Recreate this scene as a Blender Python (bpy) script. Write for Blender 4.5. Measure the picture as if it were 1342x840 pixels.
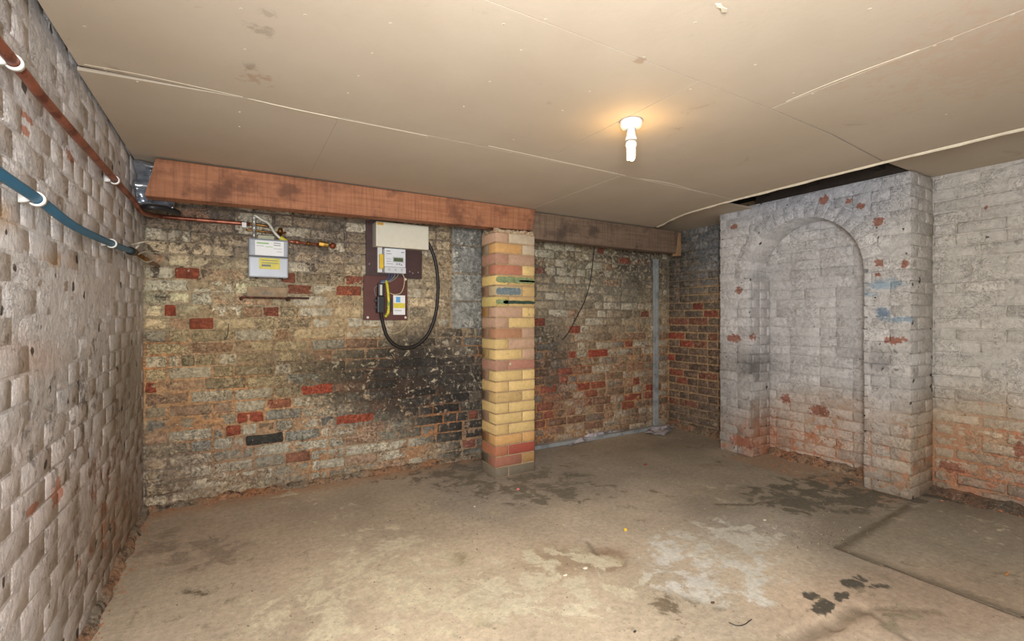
import bpy, bmesh, math, random
from mathutils import Vector, Matrix, noise as mnoise

random.seed(7)
R = random.Random(11)
scene = bpy.context.scene
for o in list(bpy.data.objects):
    bpy.data.objects.remove(o)

# ------------------------------------------------------------------ camera
H = 1.12
F_PX = 618.0
YAW = math.radians(30.29)
cam_d = bpy.data.cameras.new('camera')
cam = bpy.data.objects.new('camera', cam_d)
scene.collection.objects.link(cam)
cam.location = (0, 0, H)
cam.rotation_euler = (math.pi / 2, 0, -YAW)
cam_d.sensor_width = 36
cam_d.lens = F_PX / 1342 * 36
cam_d.shift_y = -3 / 1342
cam_d.clip_start = 0.01
scene.camera = cam

# ------------------------------------------------------------------ light
w = bpy.data.worlds.new('world')
scene.world = w
w.use_nodes = True
w.node_tree.nodes['Background'].inputs[0].default_value = (1.0, 0.95, 0.88, 1)
w.node_tree.nodes['Background'].inputs[1].default_value = 0.3

def area(name, loc, target, size, power, col):
    d = bpy.data.lights.new(name, 'AREA')
    d.shape = 'DISK'
    d.size = size
    d.energy = power
    d.color = col
    o = bpy.data.objects.new(name, d)
    scene.collection.objects.link(o)
    o.location = loc
    o.rotation_euler = (Vector(target) - Vector(loc)).to_track_quat('-Z', 'Y').to_euler()
    return o

area('flash', (-0.10, -0.16, 1.30), (3.2, 2.3, 0.80), 0.5, 64, (0.95, 0.975, 1.0))
area('flash_bounce', (0.2, -0.5, 0.75), (1.3, 1.0, 1.94), 0.9, 14, (0.96, 0.98, 1.0))

scene.view_settings.view_transform = 'Standard'
scene.view_settings.look = 'None'
scene.view_settings.gamma = 1
scene.view_settings.use_curve_mapping = False
scene.view_settings.exposure = 0.6

# ------------------------------------------------------------------ numbers of the place
XL, XR = -0.466, 3.91          # left wall, right wall
YB = 3.442                     # back wall
XB, YB0, YB1 = 3.584, 1.266, 2.60   # chimney breast front, near end, far end
ZC = 1.938                     # underside of the plasterboard
YN = -1.4                      # open end of what is built

FW = Vector((math.sin(YAW), math.cos(YAW), 0))
RT = Vector((math.cos(YAW), -math.sin(YAW), 0))

def pdir(px, py):
    return FW + RT * ((px - 671) / F_PX) + Vector((0, 0, (417 - py) / F_PX))

def onp(px, py, axis, val):
    """point of the plane axis=val seen at a photograph pixel"""
    d = pdir(px, py)
    o = Vector((0, 0, H))
    t = (val - o[axis]) / d[axis]
    return o + d * t

def proj(p):
    q = Vector(p) - Vector((0, 0, H))
    z = q.dot(FW)
    if z < 0.25:
        z = 0.25
    return 671 + F_PX * q.dot(RT) / z, 417 - F_PX * q.z / z, z

def lin(c):
    out = []
    for v in c[:3]:
        v = max(0.0, min(1.0, v / 255.0))
        out.append(v / 12.92 if v <= 0.04045 else ((v + 0.055) / 1.055) ** 2.4)
    return out

def mixc(a, b, t):
    return tuple(a[i] + (b[i] - a[i]) * t for i in range(3))

def N(p, s=1.0, off=0.0):
    return mnoise.noise(Vector((p[0] * s + off, p[1] * s + off * .7, p[2] * s - off)))

# ------------------------------------------------------------------ tagging
def tag(o, label=None, cat=None, group=None, kind=None):
    if label: o['label'] = label
    if cat: o['category'] = cat
    if group: o['group'] = group
    if kind: o['kind'] = kind
    return o

def link(o, parent=None):
    scene.collection.objects.link(o)
    if parent is not None:
        o.parent = parent
    return o

def empty(name, loc, label=None, cat=None, group=None, kind=None):
    o = bpy.data.objects.new(name, None)
    o.location = loc
    o.empty_display_size = 0.05
    link(o)
    tag(o, label, cat, group, kind)
    return o

# ------------------------------------------------------------------ materials
def new_mat(name):
    m = bpy.data.materials.new(name)
    m.use_nodes = True
    nt = m.node_tree
    return m, nt, nt.nodes['Principled BSDF']

def nd(nt, typ, **kw):
    n = nt.nodes.new(typ)
    for k, v in kw.items():
        setattr(n, k, v)
    return n

def noise_node(nt, vec, scale, detail=4, rough=0.6, dist=0.0):
    n = nd(nt, 'ShaderNodeTexNoise')
    n.inputs['Scale'].default_value = scale
    n.inputs['Detail'].default_value = detail
    n.inputs['Roughness'].default_value = rough
    n.inputs['Distortion'].default_value = dist
    nt.links.new(vec, n.inputs['Vector'])
    return n.outputs['Fac']

def math_node(nt, op, a, b=None, c=None, clamp=False):
    n = nd(nt, 'ShaderNodeMath', operation=op, use_clamp=clamp)
    for i, v in enumerate((a, b, c)):
        if v is None: continue
        if isinstance(v, (int, float)): n.inputs[i].default_value = v
        else: nt.links.new(v, n.inputs[i])
    return n.outputs[0]

def maprange(nt, v, a, b, c, d, smooth=False):
    n = nd(nt, 'ShaderNodeMapRange', interpolation_type='SMOOTHSTEP' if smooth else 'LINEAR')
    for i, x in enumerate((v, a, b, c, d)):
        if isinstance(x, (int, float)): n.inputs[i].default_value = x
        else: nt.links.new(x, n.inputs[i])
    return n.outputs[0]

def mixcol(nt, fac, a, b, blend='MIX'):
    n = nd(nt, 'ShaderNodeMix', data_type='RGBA', blend_type=blend)
    for i, v in ((0, fac), (6, a), (7, b)):
        if isinstance(v, (int, float)): n.inputs[i].default_value = v
        elif isinstance(v, tuple): n.inputs[i].default_value = v
        else: nt.links.new(v, n.inputs[i])
    return n.outputs[2]

def masonry(name, flake_scale=14, bump=0.6, rough=0.8, mott=0.35, relief=0.012, speck=0.3, soft=0.025, pits=0.0, spots=(), crack=0.0):
    """surface colour 'ca' with patches of 'cb' (share of patches in its alpha), both stored per vertex"""
    m, nt, bs = new_mat(name)
    geo = nd(nt, 'ShaderNodeNewGeometry')
    pos = geo.outputs['Position']
    ca = nd(nt, 'ShaderNodeAttribute', attribute_name='ca')
    cb = nd(nt, 'ShaderNodeAttribute', attribute_name='cb')
    n1 = noise_node(nt, pos, flake_scale, 7, 0.68, 0.4)
    thr = maprange(nt, cb.outputs['Alpha'], 0, 1, 0.74, 0.26)
    lo = math_node(nt, 'SUBTRACT', thr, soft)
    hi = math_node(nt, 'ADD', thr, soft)
    mask = maprange(nt, n1, lo, hi, 0, 1, True)
    base = mixcol(nt, mask, ca.outputs['Color'], cb.outputs['Color'])
    n2 = noise_node(nt, pos, 38, 6, 0.7)
    val = maprange(nt, n2, 0.28, 0.72, 1 - mott, 1 + mott)
    n2b = noise_node(nt, pos, 5, 4, 0.6)
    val2 = maprange(nt, n2b, 0.3, 0.7, 1 - mott * .5, 1 + mott * .5)
    val = math_node(nt, 'MULTIPLY', val, val2)
    comb = nd(nt, 'ShaderNodeCombineColor')
    for i in range(3): nt.links.new(val, comb.inputs[i])
    base = mixcol(nt, 1.0, base, comb.outputs[0], 'MULTIPLY')
    # fine dirt specks
    n3 = noise_node(nt, pos, 95, 3, 0.6)
    sp = maprange(nt, n3, 0.63, 0.70, 0, speck)
    base = mixcol(nt, sp, base, (0.035, 0.028, 0.022, 1))
    n4 = noise_node(nt, pos, 70, 3, 0.6, 0.5)
    sp2 = maprange(nt, n4, 0.66, 0.71, 0, speck * .8)
    base = mixcol(nt, sp2, base, (0.72, 0.66, 0.56, 1))
    crv = None
    if crack:
        n5 = noise_node(nt, pos, 26, 5, 0.7, 1.2)
        crv = maprange(nt, math_node(nt, 'ABSOLUTE', math_node(nt, 'SUBTRACT', n5, 0.5)), 0, 0.022, crack, 0)
        gate = maprange(nt, n2b, .44, .54, 0, 1)
        crv = math_node(nt, 'MULTIPLY', crv, gate)
        base = mixcol(nt, crv, base, (0.045, 0.034, 0.026, 1))
    pit = 0.0
    if pits:
        vo = nd(nt, 'ShaderNodeTexVoronoi')
        vo.inputs['Scale'].default_value = 11
        wv = nd(nt, 'ShaderNodeVectorMath', operation='ADD')
        wn = nd(nt, 'ShaderNodeTexNoise'); wn.inputs['Scale'].default_value = 30
        nt.links.new(pos, wn.inputs['Vector'])
        ws = nd(nt, 'ShaderNodeVectorMath', operation='SCALE'); ws.inputs['Scale'].default_value = .035
        nt.links.new(wn.outputs['Color'], ws.inputs[0])
        nt.links.new(pos, wv.inputs[0]); nt.links.new(ws.outputs[0], wv.inputs[1])
        nt.links.new(wv.outputs[0], vo.inputs['Vector'])
        sep = nd(nt, 'ShaderNodeSeparateColor'); nt.links.new(vo.outputs['Color'], sep.inputs[0])
        lim = maprange(nt, sep.outputs[0], .40, 1, 0, .21)
        pit = maprange(nt, math_node(nt, 'SUBTRACT', lim, vo.outputs['Distance']), 0, .03, 0, pits)
        base = mixcol(nt, pit, base, (0.05, 0.036, 0.028, 1))
    for (c, rad, colr, hard, k) in spots:
        sb = nd(nt, 'ShaderNodeVectorMath', operation='SUBTRACT'); sb.inputs[1].default_value = c
        if pits: nt.links.new(wv.outputs[0], sb.inputs[0]); sb.inputs[1].default_value = tuple(x + .0175 for x in c)
        else: nt.links.new(pos, sb.inputs[0])
        ml_ = nd(nt, 'ShaderNodeVectorMath', operation='MULTIPLY'); ml_.inputs[1].default_value = tuple(1 / x for x in rad)
        nt.links.new(sb.outputs[0], ml_.inputs[0])
        ln = nd(nt, 'ShaderNodeVectorMath', operation='LENGTH'); nt.links.new(ml_.outputs[0], ln.inputs[0])
        d_ = math_node(nt, 'ADD', ln.outputs['Value'], maprange(nt, n2, .3, .7, -.6, .6))
        mk = maprange(nt, d_, 1 - hard, 1 + hard, k, 0, True)
        base = mixcol(nt, mk, base, tuple(lin(colr)) + (1,))
    nt.links.new(base, bs.inputs['Base Color'])
    bs.inputs['Roughness'].default_value = rough
    h = math_node(nt, 'MULTIPLY', n1, 0.8)
    h = math_node(nt, 'ADD', h, math_node(nt, 'MULTIPLY', n2, 0.5))
    h = math_node(nt, 'SUBTRACT', h, math_node(nt, 'MULTIPLY', mask, 0.08))
    h = math_node(nt, 'ADD', h, math_node(nt, 'MULTIPLY', n3, 0.12))
    if crack: h = math_node(nt, 'SUBTRACT', h, math_node(nt, 'MULTIPLY', crv, 0.25))
    if pits: h = math_node(nt, 'SUBTRACT', h, math_node(nt, 'MULTIPLY', pit, 0.25))
    bp = nd(nt, 'ShaderNodeBump')
    bp.inputs['Strength'].default_value = bump
    bp.inputs['Distance'].default_value = relief
    nt.links.new(h, bp.inputs['Height'])
    nt.links.new(bp.outputs[0], bs.inputs['Normal'])
    return m

def plain(name, rgb, rough=0.6, metal=0.0, var=0.0, scale=30, bump=0.0, dist=0.002, rgb2=None, thr=0.6, emit=None, spec=None):
    m, nt, bs = new_mat(name)
    c = tuple(lin(rgb)) + (1,)
    bs.inputs['Roughness'].default_value = rough
    bs.inputs['Metallic'].default_value = metal
    tc = nd(nt, 'ShaderNodeTexCoord')
    n1 = noise_node(nt, tc.outputs['Object'], scale, 5, 0.6)
    v = maprange(nt, n1, 0.3, 0.7, 1 - var, 1 + var)
    comb = nd(nt, 'ShaderNodeCombineColor')
    for i in range(3): nt.links.new(v, comb.inputs[i])
    base = c
    if rgb2:
        mk = maprange(nt, noise_node(nt, tc.outputs['Object'], scale * .5, 6, .65), thr - .04, thr + .04, 0, 1, True)
        base = mixcol(nt, mk, c, tuple(lin(rgb2)) + (1,))
    base = mixcol(nt, 1.0, base, comb.outputs[0], 'MULTIPLY')
    nt.links.new(base, bs.inputs['Base Color'])
    if bump:
        bp = nd(nt, 'ShaderNodeBump')
        bp.inputs['Strength'].default_value = bump
        bp.inputs['Distance'].default_value = dist
        nt.links.new(n1, bp.inputs['Height'])
        nt.links.new(bp.outputs[0], bs.inputs['Normal'])
    if emit:
        bs.inputs['Emission Color'].default_value = tuple(lin(emit[0])) + (1,)
        bs.inputs['Emission Strength'].default_value = emit[1]
    if spec is not None:
        bs.inputs['Specular IOR Level'].default_value = spec
    return m

def wood(name, a, b, dark, band=4.0):
    m, nt, bs = new_mat(name)
    tc = nd(nt, 'ShaderNodeTexCoord')
    mp = nd(nt, 'ShaderNodeMapping')
    mp.inputs['Scale'].default_value = (1.2, 9, 16)
    nt.links.new(tc.outputs['Object'], mp.inputs['Vector'])
    g = noise_node(nt, mp.outputs[0], 3.0, 8, 0.65, 0.6)
    base = mixcol(nt, maprange(nt, g, .35, .65, 0, 1), tuple(lin(a)) + (1,), tuple(lin(b)) + (1,))
    # saw marks across the grain
    mp2 = nd(nt, 'ShaderNodeMapping')
    mp2.inputs['Scale'].default_value = (60, 4, 3)
    nt.links.new(tc.outputs['Object'], mp2.inputs['Vector'])
    s = noise_node(nt, mp2.outputs[0], 1.2, 3, 0.5)
    base = mixcol(nt, maprange(nt, s, .45, .7, 0, .38), base, tuple(lin(dark)) + (1,))
    k = noise_node(nt, tc.outputs['Object'], 5, 5, .65)
    base = mixcol(nt, maprange(nt, k, .50, .64, 0, .75), base, tuple(lin(dark)) + (1,))
    nt.links.new(base, bs.inputs['Base Color'])
    bs.inputs['Roughness'].default_value = .75
    bp = nd(nt, 'ShaderNodeBump')
    bp.inputs['Strength'].default_value = .5
    bp.inputs['Distance'].default_value = .004
    nt.links.new(math_node(nt, 'ADD', g, s), bp.inputs['Height'])
    nt.links.new(bp.outputs[0], bs.inputs['Normal'])
    return m

SPOTS = []
RW = (150, 94, 72)
for (sx, sy, rx, ry, ax) in ((1152, 291, 8, 5, 'B'), (1151, 345, 6, 4, 'B'), (1186, 346, 5, 5, 'B'), (1150, 360, 4, 3, 'B'), (1080, 262, 6, 5, 'B'), (1172, 446, 15, 5, 'B'),
        (962, 443, 9, 5, 'B'), (990, 442, 8, 6, 'B'), (968, 381, 4, 4, 'B'), (1127, 270, 6, 3, 'B'), (961, 297, 4, 3, 'B'), (1113, 263, 4, 3, 'B'),
        (1073, 538, 12, 6, 'N'), (1030, 522, 7, 6, 'N'), (1245, 612, 16, 8, 'R'), (1336, 590, 8, 11, 'R'), (972, 579, 16, 7, 'B'), (1292, 272, 4, 3, 'R'),
        (75, 645, 7, 16, 'L'), (41, 668, 8, 6, 'L'), (34, 152, 9, 5, 'L'), (92, 205, 5, 8, 'L'), (34, 173, 6, 6, 'L')):
    axis, val = {'B': (0, XB), 'N': (0, XB + .262), 'R': (0, XR), 'L': (0, XL)}[ax]
    c = onp(sx, sy, axis, val)
    z_ = proj(c)[2]
    ry_ = abs(onp(sx + rx, sy, axis, val).y - onp(sx - rx, sy, axis, val).y) / 2
    SPOTS.append((tuple(c), (.08, ry_, ry * z_ / F_PX), RW if ax != 'L' else (176, 118, 96), .12, .9))
for (sx, sy, rx, ry, colr, k) in ((1160, 373, 24, 6, (128, 158, 176), .65), (1157, 411, 9, 8, (62, 104, 134), .75), (1178, 419, 22, 4, (124, 156, 176), .6), (1132, 386, 14, 3, (150, 172, 186), .6),
        (1152, 475, 10, 12, (126, 124, 122), .4), (985, 482, 14, 8, (112, 106, 102), .5)):
    c = onp(sx, sy, 0, XB); z_ = proj(c)[2]
    SPOTS.append((tuple(c), (.06, abs(onp(sx + rx, sy, 0, XB).y - onp(sx - rx, sy, 0, XB).y) / 2, ry * z_ / F_PX), colr, .45, k))
M_OLD = masonry('old_brick', 19, 1.0, .85, .60, .018, .8, .045, crack=.6)
M_MORTAR = masonry('old_mortar', 24, 1.0, .9, .55, .018, .7, .045, crack=.5)
M_WASH = masonry('whitewash', 12, .95, .58, .20, .02, .16, .06, pits=.95, spots=SPOTS, crack=.3)
M_NEW = masonry('pier_brick', 22, .4, .8, .14, .005, .10)
M_FLOOR = masonry('concrete_floor', 8, .5, .85, .22, .008, .5, .05, crack=.16)

# ------------------------------------------------------------------ coloured meshes
def make_mesh(name, verts, faces, ca=None, cb=None, smooth=True):
    me = bpy.data.meshes.new(name)
    me.from_pydata(verts, [], faces)
    if ca is not None:
        for nm, dat in (('ca', ca), ('cb', cb)):
            at = me.color_attributes.new(nm, 'FLOAT_COLOR', 'POINT')
            buf = []
            for c in dat: buf.extend(c)
            at.data.foreach_set('color', buf)
    if smooth:
        me.polygons.foreach_set('use_smooth', [True] * len(me.polygons))
    me.update()
    return me

def obj(name, me, mat, parent=None, loc=(0, 0, 0)):
    o = bpy.data.objects.new(name, me)
    if mat is not None and not me.materials:
        me.materials.append(mat)
    o.location = loc
    return link(o, parent)

def brick_verts(L, Hh, D, r, jit, rr):
    """front face is a 4x4 grid, back ring; a along the wall, b up, c outwards"""
    ax = [-L / 2, -L / 2 + r * 1.6, L / 2 - r * 1.6, L / 2]
    bz = [-Hh / 2, -Hh / 2 + r * 1.3, Hh / 2 - r * 1.3, Hh / 2]
    V = []
    for j in range(4):
        for i in range(4):
            edge = i in (0, 3) or j in (0, 3)
            corner = i in (0, 3) and j in (0, 3)
            c = -r * (1.5 if corner else 1.0) if edge else 0
            V.append((ax[i] + rr.uniform(-jit, jit), bz[j] + rr.uniform(-jit, jit) * .8, c + rr.uniform(-jit, jit) * .8))
    ring = [0, 1, 2, 3, 7, 11, 15, 14, 13, 12, 8, 4]
    for k in ring:
        V.append((V[k][0], V[k][1], -D))
    Fc = []
    for j in range(3):
        for i in range(3):
            a = j * 4 + i
            Fc.append((a, a + 1, a + 5, a + 4))
    n = len(ring)
    for k in range(n):
        a, b = ring[k], ring[(k + 1) % n]
        Fc.append((b, a, 16 + k, 16 + (k + 1) % n))
    return V, Fc

class Masonry:
    """collects bricks of one wall, makes the largest in view separate parts and joins the rest"""
    def __init__(self, parent, mat, colf, limit=300, name='brick'):
        self.parent, self.mat, self.colf, self.limit, self.name = parent, mat, colf, limit, name
        self.items = []

    def add(self, centre, T, U, Nn, L, Hh, D=0.03, r=0.005, jit=0.002, col=None, rot=0.0, part=True, label=None):
        T, U, Nn = Vector(T), Vector(U), Vector(Nn)
        if rot:
            q = Matrix.Rotation(rot, 3, Nn)
            T, U = q @ T, q @ U
        V, Fc = brick_verts(L, Hh, D, r, jit, R)
        centre = Vector(centre)
        px, py, z = proj(centre)
        tw = centre + T * (L / 2); tw2 = centre - T * (L / 2)
        wpx = abs(proj(tw)[0] - proj(tw2)[0])
        q = centre - Vector((0, 0, H))
        vis = q.dot(FW) > 0.3 and -20 < px < 1362 and -20 < py < 860
        size = wpx * Hh * F_PX / z if vis else -1.0 / (1 + q.length)
        self.items.append((size, centre, T, U, Nn, V, Fc, col, part))

    def build(self):
        self.items.sort(key=lambda t: -t[0])
        nparts = 0
        SV, SF, SA, SB = [], [], [], []
        for size, c, T, U, Nn, V, Fc, col, part in self.items:
            rnd = R.random()
            W = [c + T * v[0] + U * v[1] + Nn * v[2] for v in V]
            A, B = [], []
            s = R.uniform(-1, 1)
            for p in W:
                ca, cb, am = self.colf(p, c, s, col)
                A.append(tuple(lin(ca)) + (1,)); B.append(tuple(lin(cb)) + (am,))
            if nparts < self.limit and size > 12:
                loc = [tuple(p - c) for p in W]
                me = make_mesh(self.name, loc, Fc, A, B)
                obj(self.name, me, self.mat, self.parent, c - self.parent.location)
                nparts += 1
            else:
                o = len(SV)
                SV.extend(tuple(p - self.parent.location) for p in W)
                SF.extend(tuple(i + o for i in f) for f in Fc)
                SA.extend(A); SB.extend(B)
        if SV:
            me = make_mesh('brick_course_rest', SV, SF, SA, SB)
            o = obj('distant_bricks', me, self.mat, self.parent)
            o['kind'] = 'stuff'
        return nparts

def field(px, py, base, blobs):
    c = base
    for (bx, by, rx, ry, col, k) in blobs:
        d = ((px - bx) / rx) ** 2 + ((py - by) / ry) ** 2
        if d < 6:
            c = mixc(c, col, k * math.exp(-d * d * .35))
    return c

def field1(px, py, base, blobs):
    c = base
    for (bx, by, rx, ry, v, k) in blobs:
        d = ((px - bx) / rx) ** 2 + ((py - by) / ry) ** 2
        if d < 6:
            c += (v - c) * k * math.exp(-d * d * .35)
    return c

def grid_panel(name, parent, mat, o, T, U, Nn, L, Hh, step, colf, depth=0.003, holes=None, kind=None):
    """the mortar face of a wall: a rough grid coloured per vertex"""
    nx, ny = max(1, int(L / step)), max(1, int(Hh / step))
    o, T, U, Nn = Vector(o), Vector(T), Vector(U), Vector(Nn)
    V, A, B, Fc, P = [], [], [], [], []
    for j in range(ny + 1):
        for i in range(nx + 1):
            p = o + T * (L * i / nx) + U * (Hh * j / ny)
            p = p + Nn * (depth * (N(p, 14) + .6 * N(p, 35, 3)))
            P.append(p); V.append(tuple(p))
            ca, cb, am = colf(p, p, 0, None)
            A.append(tuple(lin(ca)) + (1,)); B.append(tuple(lin(cb)) + (am,))
    flip = T.cross(U).dot(Nn) < 0
    for j in range(ny):
        for i in range(nx):
            a = j * (nx + 1) + i
            q = (a, a + 1, a + nx + 2, a + nx + 1)
            if holes and holes((P[q[0]] + P[q[2]]) / 2): continue
            Fc.append(q[::-1] if flip else q)
    me = make_mesh(name, V, Fc, A, B)
    ob = obj(name, me, mat, parent)
    if kind: ob['kind'] = kind
    return ob

def slab_box(name, parent, mat, lo, hi, kind=None):
    bm = bmesh.new()
    add_box(bm, lo, hi)
    return bm_obj(name, bm, mat, parent, kind=kind)

def add_box(bm, lo, hi, bev=0.0):
    vs = [bm.verts.new((x, y, z)) for x in (lo[0], hi[0]) for y in (lo[1], hi[1]) for z in (lo[2], hi[2])]
    fs = []
    for f in ((0, 1, 3, 2), (4, 6, 7, 5), (0, 4, 5, 1), (2, 3, 7, 6), (0, 2, 6, 4), (1, 5, 7, 3)):
        fs.append(bm.faces.new([vs[i] for i in f]))
    if bev:
        ed = list({e for f in fs for e in f.edges})
        bmesh.ops.bevel(bm, geom=ed, offset=bev, segments=2, affect='EDGES', profile=.6)
    return vs

def bm_obj(name, bm, mat, parent=None, loc=(0, 0, 0), smooth=False, kind=None):
    bmesh.ops.recalc_face_normals(bm, faces=bm.faces)
    me = bpy.data.meshes.new(name)
    bm.to_mesh(me); bm.free()
    if smooth:
        me.polygons.foreach_set('use_smooth', [True] * len(me.polygons))
    o = obj(name, me, mat, parent, loc)
    if kind: o['kind'] = kind
    return o

def cyl(bm, p0, p1, r0, r1=None, n=16, caps=True):
    p0, p1 = Vector(p0), Vector(p1)
    r1 = r0 if r1 is None else r1
    d = (p1 - p0).normalized()
    a = d.orthogonal().normalized(); b = d.cross(a)
    r_a, r_b = [], []
    for k in range(n):
        t = 2 * math.pi * k / n
        v = a * math.cos(t) + b * math.sin(t)
        r_a.append(bm.verts.new(p0 + v * r0)); r_b.append(bm.verts.new(p1 + v * r1))
    for k in range(n):
        bm.faces.new((r_a[k], r_a[(k + 1) % n], r_b[(k + 1) % n], r_b[k]))
    if caps:
        bm.faces.new(r_a[::-1]); bm.faces.new(r_b)

def lathe(bm, axis0, prof, d=(0, 0, -1), n=28):
    """profile of (distance along d, radius)"""
    p0, d = Vector(axis0), Vector(d).normalized()
    a = d.orthogonal().normalized(); b = d.cross(a)
    rings = []
    for (s, r) in prof:
        rings.append([bm.verts.new(p0 + d * s + (a * math.cos(2 * math.pi * k / n) + b * math.sin(2 * math.pi * k / n)) * max(r, 1e-4)) for k in range(n)])
    for q in range(len(rings) - 1):
        for k in range(n):
            bm.faces.new((rings[q][k], rings[q][(k + 1) % n], rings[q + 1][(k + 1) % n], rings[q + 1][k]))
    bm.faces.new(rings[0][::-1]); bm.faces.new(rings[-1])

def smooth_path(pts, sub=8):
    pts = [Vector(p) for p in pts]
    if len(pts) < 3: return pts
    out = []
    P = [pts[0] * 2 - pts[1]] + pts + [pts[-1] * 2 - pts[-2]]
    for i in range(1, len(P) - 2):
        for s in range(sub):
            t = s / sub
            p0, p1, p2, p3 = P[i - 1], P[i], P[i + 1], P[i + 2]
            out.append(.5 * ((2 * p1) + (p2 - p0) * t + (2 * p0 - 5 * p1 + 4 * p2 - p3) * t * t + (-p0 + 3 * p1 - 3 * p2 + p3) * t ** 3))
    out.append(pts[-1])
    return out

def tube(bm, pts, r, n=10, sub=8):
    path = smooth_path(pts, sub)
    d = (path[1] - path[0]).normalized()
    a = d.orthogonal().normalized()
    rings = []
    for i, p in enumerate(path):
        t = (path[min(i + 1, len(path) - 1)] - path[max(i - 1, 0)]).normalized()
        a = (a - t * a.dot(t)).normalized()
        b = t.cross(a)
        rings.append([bm.verts.new(p + (a * math.cos(2 * math.pi * k / n) + b * math.sin(2 * math.pi * k / n)) * r) for k in range(n)])
    for q in range(len(rings) - 1):
        for k in range(n):
            bm.faces.new((rings[q][k], rings[q][(k + 1) % n], rings[q + 1][(k + 1) % n], rings[q + 1][k]))
    bm.faces.new(rings[0][::-1]); bm.faces.new(rings[-1])

X_, Y_, Z_ = Vector((1, 0, 0)), Vector((0, 1, 0)), Vector((0, 0, 1))
PITCH = 0.075

# ================================================================== BACK WALL
BACK_CA = [
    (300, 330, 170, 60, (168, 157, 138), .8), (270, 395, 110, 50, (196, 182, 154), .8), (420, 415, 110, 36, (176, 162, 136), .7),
    (250, 286, 120, 16, (92, 82, 74), .8), (400, 300, 90, 40, (112, 101, 92), .8),  # narrow first blob puts the beam's shadow into the brick colour
    (330, 470, 170, 45, (140, 127, 98), .8), (520, 440, 110, 50, (152, 138, 112), .6),
    (560, 360, 60, 70, (166, 154, 134), .7), (240, 570, 80, 45, (148, 138, 120), .7),
    (500, 575, 160, 46, (142, 141, 132), .85), (340, 595, 110, 30, (130, 130, 124), .8),
    (220, 630, 60, 36, (128, 112, 98), .7), (470, 490, 90, 30, (98, 90, 74), .8),
    (565, 498, 100, 52, (40, 37, 35), .97), (603, 552, 34, 46, (46, 44, 42), .92), (612, 450, 26, 50, (76, 70, 64), .8),
    (760, 340, 90, 40, (108, 100, 86), .9), (840, 335, 34, 46, (74, 68, 62), .7), (780, 400, 80, 30, (138, 132, 120), .8),
    (718, 480, 26, 46, (54, 50, 46), .9), (800, 505, 70, 60, (122, 98, 80), .8), (735, 545, 50, 50, (116, 82, 66), .7),
    (800, 450, 60, 30, (122, 112, 96), .6), (850, 540, 30, 40, (112, 98, 84), .6),
]
BACK_CB = [   # colour of the patches
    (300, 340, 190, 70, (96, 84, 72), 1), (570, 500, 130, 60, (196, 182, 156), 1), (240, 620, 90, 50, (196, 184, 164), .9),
    (760, 340, 100, 50, (188, 176, 148), .9), (718, 480, 30, 50, (160, 154, 140), 1), (800, 520, 80, 60, (150, 74, 50), .8),
    (320, 470, 200, 60, (186, 172, 140), .7), (480, 580, 160, 50, (160, 120, 88), .6),
]
BACK_AM = [
    (300, 300, 200, 50, .42, .9), (570, 500, 110, 50, .30, .9), (240, 620, 80, 45, .40, .8), (760, 340, 90, 45, .46, .9),
    (718, 480, 30, 50, .36, 1), (800, 520, 90, 60, .30, .8), (320, 440, 200, 50, .2, .6),
]
BACK_MO = [
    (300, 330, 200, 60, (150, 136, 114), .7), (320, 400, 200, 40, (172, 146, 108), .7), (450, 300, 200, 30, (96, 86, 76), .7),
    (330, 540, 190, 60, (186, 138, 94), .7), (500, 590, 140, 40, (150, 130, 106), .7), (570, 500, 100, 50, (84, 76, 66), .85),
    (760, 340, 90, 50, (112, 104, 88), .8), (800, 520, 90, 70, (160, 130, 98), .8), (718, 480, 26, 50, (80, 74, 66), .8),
    (240, 625, 80, 36, (140, 122, 100), .6), (250, 285, 120, 20, (88, 78, 68), .8),  # last blob: the same beam shadow, painted on the mortar
]

def back_brick(p, c, s, col):
    px, py, z = proj(p)
    if col:
        col = mixc(col, (150, 112, 86), .34) if max(col) - min(col) > 70 else col
        base = mixc(col, (60, 40, 30), .06 * (s + 1)) if max(col) - min(col) > 70 else col
        return base, (mixc(col, (200, 150, 110), .55)), .16
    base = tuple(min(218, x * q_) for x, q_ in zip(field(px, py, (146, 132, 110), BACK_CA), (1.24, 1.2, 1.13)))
    v = 1 + .12 * s
    base = tuple(x * v for x in base)
    h = (c[0] * 7.13 + c[2] * 31.7 + s * 9.1) % 1.0       # each brick's own tone
    lum = sum(base) / 3
    if h < .27: base = mixc(base, (212, 202, 178), (.75 if py < 430 else .5) if lum > 105 else .12)
    elif h < .38: base = mixc(base, (132, 132, 124), (.5 if py > 430 else .25) if lum > 75 else .12)
    elif h < .47: base = mixc(base, (160, 108, 80), .45 if lum > 80 else .2)
    elif h < .54: base = mixc(base, (110, 96, 76), .4 if lum > 75 else .12)
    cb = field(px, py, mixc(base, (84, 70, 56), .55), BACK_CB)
    if lum > 95: cb = mixc(cb, (184, 160, 126), max(0, min(.8, .3 + 1.6 * N(p, 3.3, 21))))
    am = field1(px, py, .36, BACK_AM)
    return base, cb, am

def back_mortar(p, c, s, col):
    px, py, z = proj(p)
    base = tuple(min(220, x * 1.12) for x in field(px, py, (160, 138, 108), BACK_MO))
    orange = N(p, 2.5, 9)
    if 440 < py < 640 and orange > -.1: base = mixc(base, (196, 128, 78), min(.75, (orange + .1) * 1.8))
    base = mixc(base, field(px, py, (142, 131, 112), BACK_CA), max(0, min(.75, .25 + 1.3 * N(p, 2.2, 31) + (.25 if py < 400 else 0))))
    return base, field(px, py, (100, 86, 70), BACK_CB), field1(px, py, .34, BACK_AM) * .9

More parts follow.
